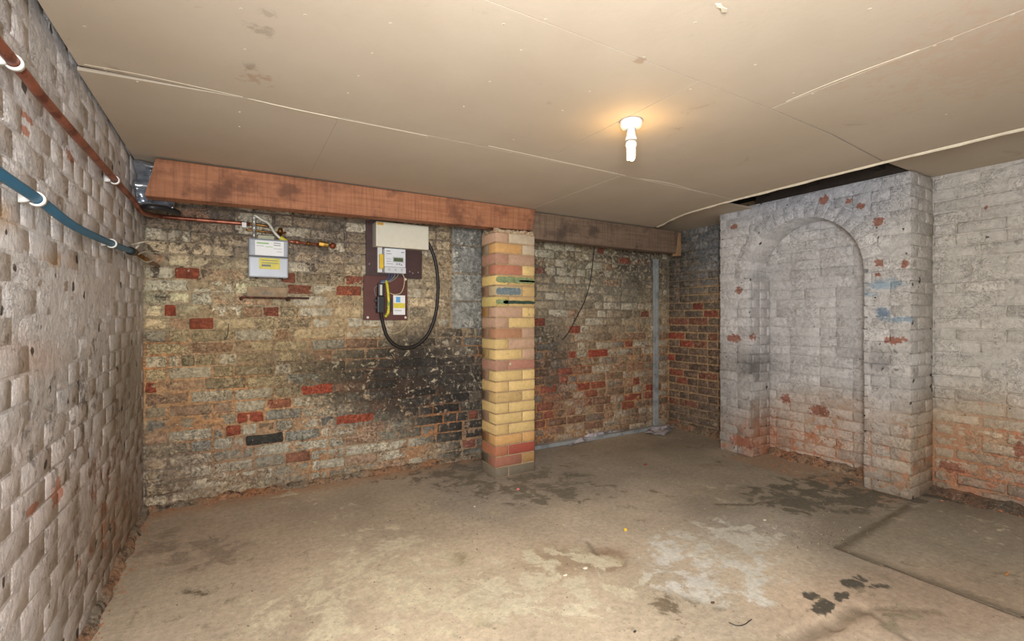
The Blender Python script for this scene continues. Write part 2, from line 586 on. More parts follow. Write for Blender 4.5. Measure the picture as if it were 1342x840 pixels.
wall_back = empty('wall_back', (0, 0, 0), 'old bare brick wall across the back behind the pier and meters', 'wall', kind='structure')
PINS = [  # x0, x1, y_mid in the photograph, colour
    (228, 262, 366, (176, 72, 44)), (214, 232, 404, (178, 64, 36)), (247, 281, 421, (182, 78, 46)), (368, 388, 369, (140, 70, 50)),
    (376, 410, 386, (156, 84, 60)), (452, 478, 371, (172, 92, 66)), (440, 474, 387, (178, 82, 54)), (344, 367, 401, (146, 72, 52)),
    (394, 438, 515, (184, 66, 40)), (442, 491, 541, (182, 72, 44)), (310, 347, 540, (184, 74, 48)), (349, 384, 535, (166, 96, 66)),
    (295, 317, 558, (180, 76, 50)), (321, 372, 571, (62, 60, 54)), (337, 361, 555, (134, 112, 88)),
    (419, 439, 545, (104, 102, 94)), (190, 202, 478, (176, 86, 60)), (190, 208, 514, (184, 76, 48)), (183, 191, 536, (176, 84, 56)),
    (373, 407, 598, (160, 104, 80)), (614, 627, 550, (150, 74, 58)), (605, 624, 578, (146, 92, 76)),
    (771, 797, 468, (184, 60, 38)), (746, 761, 436, (172, 74, 54)), (745, 756, 461, (176, 66, 46)), (732, 751, 484, (164, 80, 62)),
    (698, 715, 425, (124, 52, 40)), (840, 852, 409, (146, 74, 54)), (708, 731, 513, (160, 78, 58)), (704, 726, 530, (150, 84, 66)),
    (757, 774, 505, (168, 70, 46)), (776, 795, 502, (172, 84, 54)), (818, 842, 518, (164, 70, 48)), (842, 857, 505, (176, 70, 44)),
    (815, 832, 530, (166, 82, 54)), (819, 830, 453, (160, 76, 56)), (830, 839, 495, (158, 66, 50)), (783, 792, 333, (140, 66, 50)),
    (811, 828, 340, (150, 72, 52)), (766, 784, 516, (158, 84, 60)), (700, 716, 555, (148, 86, 66)), (712, 729, 546, (158, 80, 62)),
    (700, 716, 352, (136, 92, 74)), (845, 857, 516, (150, 76, 56)), (733, 745, 496, (166, 92, 74)), (236, 256, 470, (140, 126, 96)),
]
pins = {}
for (x0, x1, ym, c) in PINS:
    a = onp(x0, ym, 1, YB); b = onp(x1, ym, 1, YB)
    k = int(a.lerp(b, .5).z // PITCH)
    pins.setdefault(k, []).append((a.x, b.x, c))
# the concrete blocks beside the pier take the place of bricks
BLK = []
for (x0, x1, y0, y1) in ((592, 632, 303, 354), (593, 632, 356, 395), (596, 632, 397, 431)):
    a = onp(x0, y0, 1, YB); b = onp(x1, y1, 1, YB)
    BLK.append((a.x, onp(x1, y0, 1, YB).x, b.z, onp((x0 + x1) / 2, y0, 1, YB).z))
BLKX0, BLKX1 = min(b[0] for b in BLK), max(b[1] for b in BLK)
BLKZ0 = min(b[2] for b in BLK)

mb = Masonry(wall_back, M_OLD, back_brick, 300)
ncourse = int(2.05 / PITCH)
def fill(x0, x1, style):
    """random bond between two fixed ends"""
    out = []
    x = x0
    k = 0
    while x < x1 - .02:
        if style == 0: L = .225
        elif style == 1: L = .225 if k % 2 else .1125
        else: L = .225 if R.random() < .6 else .1125
        if x1 - x - L < .06: L = x1 - x
        out.append((x, x + L)); x += L; k += 1
    return out

def lay(m, k, segs, mk, wob):
    for (a, b, col) in segs:
        mk(m, k, a, b, col, wob)

def back_seg(m, k, a, b, col):
    zc = (k + .5) * PITCH
    for (bx0, bx1, bz0, bz1) in [(BLKX0, BLKX1, BLKZ0, 3)]:
        if zc > bz0 and b > bx0 and a < bx1:
            if a < bx0 - .05: b = bx0 - .005
            elif b > bx1 + .05: a = bx1 + .005
            else: return
    xm = (a + b) / 2
    zc += .006 * N((xm, 0, k * .1), 1.3) + R.uniform(-.0015, .0015)
    L = b - a - .011
    if L < .02: return
    px, py, _ = proj((xm, YB, zc))
    rub = 0.0045 if py < 420 else 0.0032
    prot = R.uniform(-.004, .004)
    if py < 330 and px < 480: prot -= .003
    m.add((xm, YB + .002 + prot, zc), X_, Z_, -Y_, L, PITCH - .010, .035, .0055, rub if not col else .002, col, rot=R.uniform(-.02, .02))

for k in range(ncourse):
    ps = sorted(pins.get(k, []))
    x = XL; style = R.choice((0, 1, 2, 2))
    start_off = (.0 if k % 2 else -.1125)
    cur = XL
    for (a, b, c) in ps:
        if a < cur - .01: a = cur
        if b - a < .05: continue
        if a - cur > .03:
            for (p, q) in fill(cur, a, style): back_seg(mb, k, p, q, None)
        elif a > cur: a = cur
        back_seg(mb, k, a, b, c)
        cur = b
    first = True
    if cur == XL and k % 2:
        back_seg(mb, k, cur, cur + .1125, None); cur += .1125
    for (p, q) in fill(cur, XR - .0, style): back_seg(mb, k, p, q, None)
mb.build()
grid_panel('mortar', wall_back, M_MORTAR, (XL - .03, YB + .0065, 0), X_, Z_, -Y_, XR - XL + .06, 2.15, .02, back_mortar, .006)

def block_col(p, c, s, col):
    return col or (128, 128, 122), (186, 180, 166), .35
mk_ = Masonry(wall_back, M_OLD, block_col, 10, 'concrete_block')
bz = BLKZ0
heights = (.225, .225, .225, .225)
z = BLKZ0
for i, cc in enumerate(((158, 155, 146), (170, 167, 156), (154, 152, 144), (140, 138, 130))):
    h = min(.222, 2.06 - z)
    if h < .05: break
    mk_.add(((BLKX0 + BLKX1) / 2, YB - .006, z + h / 2), X_, Z_, -Y_, BLKX1 - BLKX0 - .012, h - .012, .04, .005, .0015, cc)
    z += h
mk_.build()

# ================================================================== ALCOVE SIDE WALL (between stud and chimney breast)
wall_alcove = empty('wall_alcove', (0, 0, 0), 'short bare brick side wall between the steel stud and the whitewashed chimney breast', 'wall', kind='structure')
def alc_brick(p, c, s, col):
    px, py, z = proj(p)
    if col: col = mixc(col, (140, 104, 80), .35); return col, mixc(col, (180, 140, 104), .5), .25
    base = field(px, py, (128, 112, 94), [(925, 320, 60, 44, (118, 120, 120), .95), (880, 340, 20, 60, (88, 80, 70), .8),
                                         (900, 500, 60, 60, (116, 88, 70), .7), (900, 555, 60, 30, (120, 104, 88), .7)])
    base = tuple(x * (1 + .16 * s) for x in base)
    if s > .62 and py > 380: base = (134, 84, 64)
    return base, mixc(base, (150, 126, 98), .6), .38
def alc_mortar(p, c, s, col):
    px, py, z = proj(p)
    return field(px, py, (176, 142, 104), [(925, 315, 60, 36, (114, 116, 116), .95), (885, 330, 26, 60, (110, 98, 82), .8),
                                           (900, 560, 60, 30, (140, 116, 92), .8)]), (110, 90, 72), .25
ma = Masonry(wall_alcove, M_OLD, alc_brick, 300)
APINS = [(873, 897, 440, (170, 68, 46)), (890, 908, 453, (164, 64, 44)), (868, 884, 463, (172, 66, 44)), (907, 921, 398, (120, 48, 34)),
         (921, 941, 412, (148, 66, 50)), (876, 895, 485, (158, 76, 56)), (886, 900, 497, (154, 74, 56))]
ap = {}
for (x0, x1, ym, c) in APINS:
    a = onp(x0, ym, 0, XR); b = onp(x1, ym, 0, XR)
    ap.setdefault(int(a.z // PITCH), []).append((b.y, a.y, c))
for k in range(ncourse):
    cur = YB1 - .08
    if k % 2: cur -= .11
    def sg(a, b, col):
        zc = (k + .5) * PITCH + .004 * N((k * .3, a, 0), 1.5)
        ma.add((XR + .002 + R.uniform(-.003, .003), (a + b) / 2, zc), Y_, Z_, -X_, b - a - .013, PITCH - .014, .035, .005, .0015, col)
    for (a, b, c) in sorted(ap.get(k, [])):
        if a < cur: a = cur
        if b - a < .05: continue
        for (p, q) in fill(cur, a, 2): sg(p, q, None)
        sg(a, b, c); cur = b
    for (p, q) in fill(cur, YB, R.choice((0, 1))): sg(p, q, None)
ma.build()
grid_panel('mortar', wall_alcove, M_MORTAR, (XR + .008, YB1 - .2, 0), Y_, Z_, -X_, YB - YB1 + .23, 2.15, .03, alc_mortar, .003)

# ================================================================== LEFT WALL
wall_left = empty('wall_left', (0, 0, 0), 'whitewashed brick wall on the left carrying the copper and blue pipes', 'wall', kind='structure')
L_CA = [(60, 330, 160, 160, (220, 215, 212), .6), (110, 560, 90, 90, (184, 178, 172), .8), (165, 560, 22, 110, (150, 138, 122), .75),
        (60, 660, 110, 90, (196, 184, 178), .8), (120, 760, 60, 90, (168, 154, 142), .8), (160, 700, 30, 60, (146, 122, 98), .7),
        (20, 740, 50, 90, (200, 188, 182), .6), (30, 470, 40, 20, (212, 176, 156), .4), (140, 300, 40, 90, (204, 194, 186), .5)]
L_CB = [(110, 560, 100, 90, (112, 106, 100), .9), (60, 680, 90, 120, (132, 124, 118), .7), (150, 720, 50, 120, (150, 92, 62), .75), (60, 180, 160, 120, (170, 130, 112), .5)]
L_AM = [(100, 600, 80, 110, .42, .85), (20, 500, 60, 80, .2, .6), (110, 570, 70, 70, .34, .9), (140, 740, 50, 90, .36, .9), (60, 250, 200, 160, .14, .8)]
def left_col(p, c, s, col):
    px, py, z = proj(p)
    base = field(px, py, (214, 208, 205), L_CA)
    base = tuple(x * (1 + .05 * s) for x in base)
    # two spots where the wash has come away to red brick
    am = field1(px, py, .14, L_AM)
    cb = field(px, py, (128, 116, 106), L_CB)
    for (sx, sy, rx, ry) in ((75, 645, 8, 17), (42, 668, 8, 6), (12, 72, 22, 14), (92, 205, 6, 10), (35, 173, 8, 8)):
        d = ((px - sx) / rx) ** 2 + ((py - sy) / ry) ** 2
        pass
    # tan strip below the blue pipe
    if 1.05 < p[1] < 1.95 and abs(p[2] - 1.345 + (p[1] - 1.5) * .12) < .018: base = mixc(base, (186, 150, 112), .8)
    return base, cb, am
def left_mortar(p, c, s, col):
    a, b, am = left_col(p, c, s, col)
    return tuple(x * .97 for x in a), b, min(.6, am + .03)
ml = Masonry(wall_left, M_WASH, left_col, 300)
for k in range(28):
    y = YB - (.1125 if k % 2 else 0) - (.0 if R.random() < .5 else .056)
    segs = [(y, YB)] if YB - y > .04 else []
    while y > YN:
        L = .225 if (k % 3 or R.random() < .3) else .1125
        segs.append((y - L, y)); y -= L
    for (a, b) in segs:
        zc = (k + .5) * PITCH + .006 * N((0, (a + b) / 2, k * .2), 1.4)
        if zc > 2.07: continue
        bulge = .006 * N((0, (a + b) / 2, zc), 2.2, 5)
        ml.add((XL - .001 + bulge + R.uniform(-.0009, .0009), (a + b) / 2, zc), Y_, Z_, X_, b - a - .003, PITCH - .006, .035, .003, .0008, None, rot=R.uniform(-.008, .008))
# one holed brick face, slightly sunk
ml.build()
grid_panel('mortar', wall_left, M_WASH, (XL - .0022, YN, 0), Y_, Z_, X_, YB - YN + .04, 2.15, .02, left_mortar, .0028)

# ================================================================== CHIMNEY BREAST, NICHE, RIGHT WALL
AY, AZ, AR = 1.9385, 1.445, 0.415      # arch centre and radius
NX = XB + .262                         # back of the niche
JL, JR = 2.31, 1.524                  # lower jambs (far, near)
JZ = AZ
def opening(y, z, g=0.0):
    if z < JZ: return JR - g < y < JL + g
    if z < AZ: return JR - g < y < AY + AR - .01 + g
    return (y - AY) ** 2 + (z - AZ) ** 2 < (AR + g) ** 2

W_CA = [(1060, 250, 160, 36, (176, 176, 182), .8), (1160, 560, 60, 90, (190, 184, 178), .6), (1205, 600, 40, 70, (150, 142, 134), .8),
        (970, 520, 50, 60, (168, 162, 156), .8), (965, 575, 40, 30, (150, 138, 126), .7), (1210, 400, 14, 200, (176, 170, 166), .6),  # tall last blob: shade on the breast's near side, painted in
        (1165, 640, 50, 24, (136, 124, 108), .8),
        (1010, 420, 30, 80, (190, 184, 180), .5), (985, 480, 16, 14, (118, 112, 108), .7), (1155, 475, 12, 14, (126, 122, 118), .8),
        (1280, 360, 90, 160, (192, 182, 166), .7), (1280, 590, 90, 60, (186, 160, 128), .85), (1300, 650, 80, 40, (150, 124, 102), .8),
        (1070, 590, 60, 40, (190, 160, 136), .8), (1070, 540, 60, 26, (194, 172, 152), .7), (1000, 590, 20, 36, (170, 126, 100), .8)]
W_CB = [(1070, 570, 90, 60, (184, 122, 88), 1), (1290, 600, 110, 70, (182, 120, 86), 1), (960, 580, 70, 40, (178, 116, 86), 1), (1160, 620, 60, 50, (182, 126, 92), 1),
        (1160, 500, 60, 60, (134, 130, 126), .8), (975, 510, 40, 40, (138, 132, 128), .8)]
W_AM = [(1070, 580, 80, 38, .36, .9), (1290, 610, 100, 50, .30, .9), (1320, 645, 60, 32, .42, .8), (960, 582, 50, 22, .30, .9), (1160, 632, 50, 20, .26, .8), (995, 570, 20, 40, .42, .8),
        (1165, 520, 46, 60, .26, .8), (975, 510, 50, 50, .28, .8)]
W_OR = [(1070, 580, 80, 42, 1, .8), (1285, 600, 110, 50, 1, .95), (1000, 580, 40, 40, 1, .6), (1160, 636, 50, 20, 1, .5)]
def wash_col(p, c, s, col):
    px, py, z = proj(p)
    base = field(px, py, (204, 199, 194), W_CA)
    base = tuple(x * (1 + .05 * s) for x in base)
    cb = field(px, py, (138, 124, 116), W_CB)
    am = field1(px, py, .13, W_AM)
    return base, cb, am
def wash_mortar(p, c, s, col):
    a, b, am = wash_col(p, c, s, col)
    px, py, z = proj(p)
    o_ = field1(px, py, 0, W_OR)
    return mixc(tuple(x * .97 for x in a), (172, 122, 86), o_ * .85 * min(1, max(0, .8 + .9 * N(p, 4, 3)))), b, min(.7, am + .12 * o_)

breast = empty('wall_chimney_breast', (0, 0, 0), 'whitewashed brick chimney breast with an arched recess', 'wall', kind='structure')
mc = Masonry(breast, M_WASH, wash_col, 300)
TOPZ = 2.03
def wz(k, y, ph=0): return (k + .5) * PITCH + .006 * N((ph, y, k * .25), 1.3)
def cut_seg(a, b, zc):
    """the pieces of the brick a..b outside the opening and the arch ring"""
    g = .0
    if zc > AZ:
        rr = AR + .108
        dz = zc - AZ
        if dz >= rr: return [(a, b)]
        hw = math.sqrt(rr * rr - dz * dz)
        lo, hi = AY - hw, AY + hw
    elif zc > JZ: lo, hi = JR, AY + AR - .01
    else: lo, hi = JR, JL
    out = []
    if a < lo: out.append((a, min(b, lo)))
    if b > hi: out.append((max(a, hi), b))
    return out
for k in range(27):
    y = YB0
    first = .11 if k % 2 else .215
    segs = [(y, y + first)]; y += first
    while y < YB1 - .03:
        L = .2125 if R.random() < .7 else .105
        if YB1 - y - L < .06: L = YB1 - y
        segs.append((y, y + L)); y += L
    for i, (a, b) in enumerate(segs):
        zc = wz(k, (a + b) / 2, 2)
        for (p, q) in cut_seg(a, b, zc):
            if q - p < .025: continue
            deep = .25 if (abs(q - JR) < .02 or abs(p - JL) < .02 or abs(p - (AY + AR - .01)) < .02) else .035
            D = (.215 if k % 2 else .1) if i == 0 else deep
            mc.add((XB + R.uniform(-.004, .004), (p + q) / 2, zc), Y_, Z_, -X_, q - p - .003, PITCH - .004, D, .004, .0025, None, rot=R.uniform(-.012, .012))
    # near side face of the breast
    a = XB + (.215 if k % 2 else .105)
    while a < XR - .02:
        L = min(.215, XR - a)
        if XR - a - L < .05: L = XR - a
        mc.add((a + L / 2, YB0 + R.uniform(-.003, .003), wz(k, YB0, 4)), X_, Z_, -Y_, L - .003, PITCH - .004, .035, .004, .0025)
        a += L
# arch ring: bricks on edge, as deep as the niche
nv = 19
for i in range(nv):
    t = math.pi * (i + .5) / nv
    rad = Vector((0, math.cos(t), math.sin(t)))
    tan = Vector((0, -math.sin(t), math.cos(t)))
    rm = AR + .054
    wdt = math.pi * AR / nv
    mc.add(Vector((XB + R.uniform(-.002, .002), AY, AZ)) + rad * rm, tan, rad, -X_, wdt + .001, .108, .262, .002, .001)
# jamb faces inside the recess
for k in range(int(AZ / PITCH) + 1):
    zc = (k + .5) * PITCH
    if zc > AZ: break
    jl = JL if zc < JZ else AY + AR - .01
    for (yy, nrm, sgn) in ((jl, -Y_, 1), (JR, Y_, -1)):
        a = XB + (.12 if k % 2 else .02)
        for (p, q) in ((a, a + .1), (a + .1, NX)):
            if q - p > .03:
                mc.add(((p + q) / 2, yy + R.uniform(-.002, .002) - sgn * .002, zc), X_, Z_, nrm, q - p - .005, PITCH - .006, .03, .006, .002)
mc.build()
# niche back
niche = Masonry(breast, M_WASH, wash_col, 200)
niche = Masonry(empty('wall_niche', (0, 0, 0), 'brick infill at the back of the arched recess, bare orange at the foot', 'wall', kind='structure'), M_WASH, wash_col, 300)
for k in range(26):
    y = JR - .05 - (.11 if k % 2 else 0)
    zc = wz(k, 1.9, 6)
    while y < AY + AR + .03:
        L = .225 if R.random() < .75 else .1125
        a, b = y, y + L; y += L
        if b < JR or a > AY + AR: continue
        if (zc > AZ) and ((min(abs(a - AY), abs(b - AY)) if (a - AY) * (b - AY) > 0 else 0) ** 2 + (zc - AZ) ** 2 > (AR + .03) ** 2): continue
        niche.add((NX + R.uniform(-.004, .004), (a + b) / 2, zc), Y_, Z_, -X_, L - .004, PITCH - .005, .03, .0045, .0028)
niche.build()
grid_panel('mortar', niche.parent, M_WASH, (NX + .0045, JR - .06, 0), Y_, Z_, -X_, AR * 2 + .12, 1.95, .02, wash_mortar, .006)
fine = .0125
grid_panel('mortar', breast, M_WASH, (XB + .004, YB0 + .006, 0), Y_, Z_, -X_, YB1 - YB0 - .016, TOPZ, fine, wash_mortar, .005, holes=lambda c: opening(c.y, c.z, .02))
grid_panel('mortar', breast, M_WASH, (XB + .006, YB0 + .004, 0), X_, Z_, -Y_, XR - XB + .03, TOPZ, .02, wash_mortar, .004)
grid_panel('mortar', breast, M_WASH, (XB + .01, YB1 - .01, 0), X_, Z_, Y_, XR - XB, TOPZ, .03, wash_mortar, .002)
# jamb and soffit mortar
for yy, nrm, z0, z1 in ((JL + .006, -Y_, 0, JZ), (JR - .006, Y_, 0, AZ)):
    grid_panel('mortar', breast, M_WASH, (XB + .008, yy, z0), X_, Z_, nrm, NX - XB, z1 - z0, .03, wash_mortar, .002)
bm_v, bm_f, bA, bB = [], [], [], []
for i in range(41):
    t = math.pi * i / 40
    for j in range(7):
        p = Vector((XB + .008 + (NX - XB) * j / 6, AY + math.cos(t) * (AR + .004), AZ + math.sin(t) * (AR + .004)))
        bm_v.append(tuple(p))
        a_, b_, am_ = wash_col(p, p, 0, None)
        bA.append(tuple(lin(a_)) + (1,)); bB.append(tuple(lin(b_)) + (am_,))
for i in range(40):
    for j in range(6):
        a = i * 7 + j
        bm_f.append((a, a + 1, a + 8, a + 7))
obj('mortar', make_mesh('mortar', bm_v, bm_f, bA, bB), M_WASH, breast)
wall_right = empty('wall_right', (0, 0, 0), 'whitewashed brick wall on the right, bare orange and cream near the floor', 'wall', kind='structure')
mr = Masonry(wall_right, M_WASH, wash_col, 300)
for k in range(29):
    y = YB0 - (.11 if k % 2 else 0)
    segs = [(y, YB0)] if k % 2 else []
    while y > YN:
        L = .225 if R.random() < .85 else .1125
        segs.append((y - L, y)); y -= L
    for (a, b) in segs:
        zc = wz(k, (a + b) / 2, 8)
        if zc > 2.12: continue
        pr = R.uniform(-.006, .006)
        mr.add((XR + pr, (a + b) / 2, zc), Y_, Z_, -X_, b - a - .004 - (.010 if zc < .55 else 0), PITCH - .009 - (.006 if zc < .55 else 0), .035, .006, .005, None, rot=R.uniform(-.02, .02))
mr.build()
grid_panel('mortar', wall_right, M_WASH, (XR + .0055, YN, 0), Y_, Z_, -X_, YB0 - YN + .03, 2.17, .02, wash_mortar, .008)
M_BACKING = plain('hidden_backing', (120, 110, 98), .9, var=.2)
slab_box('backing', wall_left, M_BACKING, (XL - .2, YN - .2, -.05), (XL - .04, YB + .2, 2.2))
slab_box('backing', wall_back, M_BACKING, (XL - .04, YB + .04, -.05), (XR + .2, YB + .2, 2.2))
slab_box('backing', wall_right, M_BACKING, (XR + .045, YN - .2, -.05), (XR + .2, YB + .04, 2.2))
slab_box('wall_front', None, M_BACKING, (XL - .04, YN - .15, -.05), (XR + .045, YN, 2.2))
wf = bpy.data.objects['wall_front']; tag(wf, 'plain wall behind the viewer closing the cellar', 'wall', kind='structure')

# ================================================================== FLOOR
F_CA = [(300, 780, 260, 90, (186, 170, 142), .7), (560, 790, 240, 90, (200, 182, 150), .8), (800, 800, 240, 70, (192, 176, 146), .7),
        (280, 690, 130, 50, (166, 146, 120), .7), (500, 660, 160, 40, (168, 152, 126), .6), (600, 620, 90, 26, (146, 134, 114), .7),
        (740, 610, 110, 36, (134, 125, 108), .75), (640, 655, 60, 22, (150, 141, 124), .7), (850, 580, 90, 22, (156, 138, 110), .7),
        (930, 600, 90, 30, (134, 124, 104), .75), (1060, 655, 130, 32, (126, 116, 98), .85), (1120, 690, 80, 26, (134, 122, 102), .8), (1000, 640, 100, 26, (146, 134, 112), .7),
        (1000, 690, 60, 20, (176, 168, 150), .5),
        (795, 733, 22, 12, (138, 112, 84), .8), (730, 735, 40, 18, (156, 134, 104), .6), (1220, 720, 110, 50, (150, 140, 118), .7), (1290, 700, 70, 36, (138, 128, 110), .7), (1240, 790, 110, 40, (166, 142, 116), .7),
        (1290, 640, 70, 26, (104, 96, 80), .8), (1180, 770, 60, 30, (172, 152, 126), .6), (1090, 800, 80, 40, (178, 156, 128), .7)]
def floor_col(p, c, s, col):
    px, py, z = proj(p)
    b = field(px, py, (180, 166, 142), F_CA)
    b = tuple(x * (1 + .10 * N(p, 2.3, 41)) for x in b)
    g_ = 1 + .10 * max(0, min(1, (690 - py) / 90))  # far floor painted lighter to offset the flash falling off
    b = (b[0] * g_ * 1.0, b[1] * g_ * .992, b[2] * g_ * 1.02)
    # reddish brick dust along the foot of the back wall
    if p[1] > YB - .30 and p[0] < 2.0:
        b = mixc(b, (178, 120, 80), .55 * max(0, 1 - (YB - p[1]) / .22) * (1 + N(p, 6)))
    if p[0] > XB - .2 and 1.3 < p[1] < 2.4: b = mixc(b, (168, 128, 96), .4)
    n = N(p, 1.6, 4)
    cb = mixc((122, 108, 86), (206, 192, 164), .5 + n)
    am = .26 + .2 * N(p, 3, 7)
    for (sx, sy, rx, ry, c_, a_) in ((925, 735, 70, 34, (208, 203, 190), .52), (975, 765, 60, 24, (204, 198, 184), .5), (880, 752, 40, 14, (206, 200, 188), .5), (960, 705, 60, 20, (196, 190, 174), .5),
            (630, 780, 46, 16, (150, 120, 84), .74), (592, 798, 34, 16, (146, 118, 84), .74), (655, 768, 24, 10, (146, 116, 82), .7), (795, 733, 16, 8, (132, 106, 80), .7),
            (730, 735, 34, 14, (160, 138, 106), .6), (560, 740, 40, 20, (158, 142, 112), .5), (500, 740, 70, 40, (206, 192, 164), .5), (720, 770, 90, 40, (208, 196, 168), .5), (470, 800, 120, 40, (210, 196, 166), .5),
            (250, 720, 60, 20, (150, 132, 112), .5), (1240, 640, 60, 16, (92, 84, 70), .6), (1080, 650, 90, 20, (104, 96, 80), .6), (700, 640, 80, 18, (122, 114, 98), .5), (620, 620, 60, 20, (122, 112, 96), .5)):
        d = ((px - sx) / rx) ** 2 + ((py - sy) / ry) ** 2
        if d < 2.5: cb = mixc(cb, c_, min(1, 2.5 - d)); am = am + (a_ - am) * math.exp(-d * d * .3)
    for (sx, sy, rx, ry) in ((1078, 795, 15, 9), (1102, 781, 12, 6), (1122, 762, 18, 7), (1150, 768, 14, 3), (1062, 780, 10, 5)):
        d = ((px - sx) / rx) ** 2 + ((py - sy) / ry) ** 2
        if d < 1.4: cb = (84, 76, 64); am = .8 if d < .8 else .55
    return b, cb, max(.05, am)

def seg_d(p, a, b):
    ax, ay, bx, by = a[0], a[1], b[0], b[1]
    t = max(0, min(1, ((p[0] - ax) * (bx - ax) + (p[1] - ay) * (by - ay)) / ((bx - ax) ** 2 + (by - ay) ** 2 + 1e-9)))
    return math.hypot(p[0] - ax - t * (bx - ax), p[1] - ay - t * (by - ay))
FP = lambda x, y: onp(x, y, 2, 0.0)
# corners of the raised slab at the right: its two visible joints
s0, s1, s2, s3 = FP(1190, 664), FP(1098, 718), FP(1230, 765), FP(1342, 806)
s4 = Vector((3.88, .2, 0)); 
CR = [(FP(1098, 718), FP(1230, 765), .012, -.001), (FP(1230, 765), FP(1345, 808), .012, -.001), (FP(1190, 662), FP(1098, 718), .010, .002),
      (FP(1040, 838), FP(1092, 815), .016, .010), (FP(1092, 815), FP(1128, 795), .016, .010), (FP(1128, 795), FP(1230, 800), .007, .004),
      (FP(940, 660), FP(985, 660), .007, .006), (FP(985, 660), FP(1030, 652), .006, .005), (FP(1136, 798), FP(1190, 838), .006, .004),
      (FP(770, 710), FP(782, 726), .006, .003)]
floor = empty('floor', (0, 0, 0), 'old patched concrete floor, stained and cracked', 'floor', kind='structure')
poly = [FP(1192, 666), FP(1100, 719), FP(1230, 766), FP(1346, 809), Vector((3.86, -.4, 0)), Vector((3.86, 1.16, 0))]
def inside(p):
    c = False
    for i in range(len(poly)):
        a, b = poly[i], poly[i - 1]
        if (a.y > p.y) != (b.y > p.y) and p.x < (b.x - a.x) * (p.y - a.y) / (b.y - a.y) + a.x: c = not c
    return c
V, A, B, Fc = [], [], [], []
x0, x1, y0, y1, st = XL - .02, XR + .05, YN, YB + .03, .0165
nx, ny = int((x1 - x0) / st), int((y1 - y0) / st)
for j in range(ny + 1):
    for i in range(nx + 1):
        p = Vector((x0 + (x1 - x0) * i / nx, y0 + (y1 - y0) * j / ny, 0))
        zz = .005 * N(p, 1.7) + .002 * N(p, 7, 2) - .002
        for (a, b, wd, dp) in CR:
            d = seg_d(p, a, b)
            if d < wd * 2.6: zz -= dp * max(0, 1 - (d / (wd * 2.6)) ** 2) * 1.3
        if inside(p): zz -= .022
        ca, cb, am = floor_col(p, p, 0, None)
        dark = 0
        for q_, (a, b, wd, dp) in enumerate(CR):
            d = seg_d(p, a, b)
            if d < wd * 2.4: dark = max(dark, (1 - (d / (wd * 2.4)) ** 2) * (.85 if q_ in (0, 1, 2, 6, 7) else .42))
        ca = mixc(ca, (92, 80, 62), dark); am *= 1 - dark
        V.append((p.x, p.y, zz)); A.append(tuple(lin(ca)) + (1,)); B.append(tuple(lin(cb)) + (am,))
for j in range(ny):
    for i in range(nx):
        a = j * (nx + 1) + i
        Fc.append((a, a + 1, a + nx + 2, a + nx + 1))
obj('screed', make_mesh('screed', V, Fc, A, B), M_FLOOR, floor)
# slab laid apart from the rest on the right
bm = bmesh.new()
top = [bm.verts.new((p.x, p.y, -.004)) for p in poly]
f = bm.faces.new(top)
bmesh.ops.triangulate(bm, faces=[f])
bmesh.ops.subdivide_edges(bm, edges=bm.edges[:], cuts=26, use_grid_fill=True)
bmesh.ops.triangulate(bm, faces=bm.faces[:])
geo_ = bmesh.ops.extrude_face_region(bm, geom=bm.faces[:])
for v in geo_['geom']:
    if isinstance(v, bmesh.types.BMVert): v.co.z = -.03
o_sl = bm_obj('concrete_slab', bm, M_FLOOR, floor)
me = o_sl.data
bufa, bufb = [], []
for v in me.vertices:
    ca, cb, am = floor_col(v.co, v.co, 0, None)
    dd_ = min(seg_d(v.co, a, b) for a, b, _, _ in CR[:3])
    ca = mixc(ca, (84, 72, 56), .8 * max(0, 1 - dd_ / .045)); am *= min(1, dd_ / .045)
    bufa += tuple(lin(mixc(ca, (150, 138, 112), .2) if v.co.z > -.01 else (60, 52, 42))) + (1,); bufb += tuple(lin(cb)) + (am,)
for nm, bf in (('ca', bufa), ('cb', bufb)):
    me.color_attributes.new(nm, 'FLOAT_COLOR', 'POINT').data.foreach_set('color', bf)

# rough lip of mortar and rubble along the wall feet
def lip(parent, pts, w_, h_, seed, colour, orange):
    rr = random.Random(seed)
    Vv, Ff, Aa, Bb = [], [], [], []
    path = []
    for i in range(len(pts) - 1):
        a, b = Vector(pts[i]), Vector(pts[i + 1])
        n = max(2, int((b - a).length / .03))
        for q in range(n): path.append((a.lerp(b, q / n), (b - a).normalized()))
    path.append((Vector(pts[-1]), (Vector(pts[-1]) - Vector(pts[-2])).normalized()))
    for (p, t) in path:
        nrm = Vector((t.y, -t.x, 0))
        ww = w_ * (1 + .9 * N(p, 9, seed)); hh = h_ * (1 + .9 * N(p, 12, seed + 2))
        for (s, z_) in ((0, hh), (ww * .45, hh * .75), (ww, -.008)):
            Vv.append(tuple(p + nrm * s + Vector((0, 0, z_))))
            c = mixc(colour, orange, max(0, min(1, .4 + 1.3 * N(p, 5, seed))))
            Aa.append(tuple(lin(c)) + (1,)); Bb.append(tuple(lin((96, 78, 62))) + (.35,))
    for i in range(len(path) - 1):
        for j in range(2):
            a = i * 3 + j
            Ff.append((a, a + 3, a + 4, a + 1))
    return obj('mortar_fillet', make_mesh('mortar_fillet', Vv, Ff, Aa, Bb), M_MORTAR, parent)
lip(wall_back, [(XL, YB, 0), (1.95, YB, 0)], .05, .03, 3, (146, 130, 108), (176, 118, 78))
lip(wall_left, [(XL, .2, 0), (XL, YB, 0)], .035, .03, 5, (146, 134, 116), (166, 122, 90))
lip(wall_alcove, [(XR, YB, 0), (XR, YB1, 0)], .06, .05, 6, (140, 120, 96), (160, 112, 80))
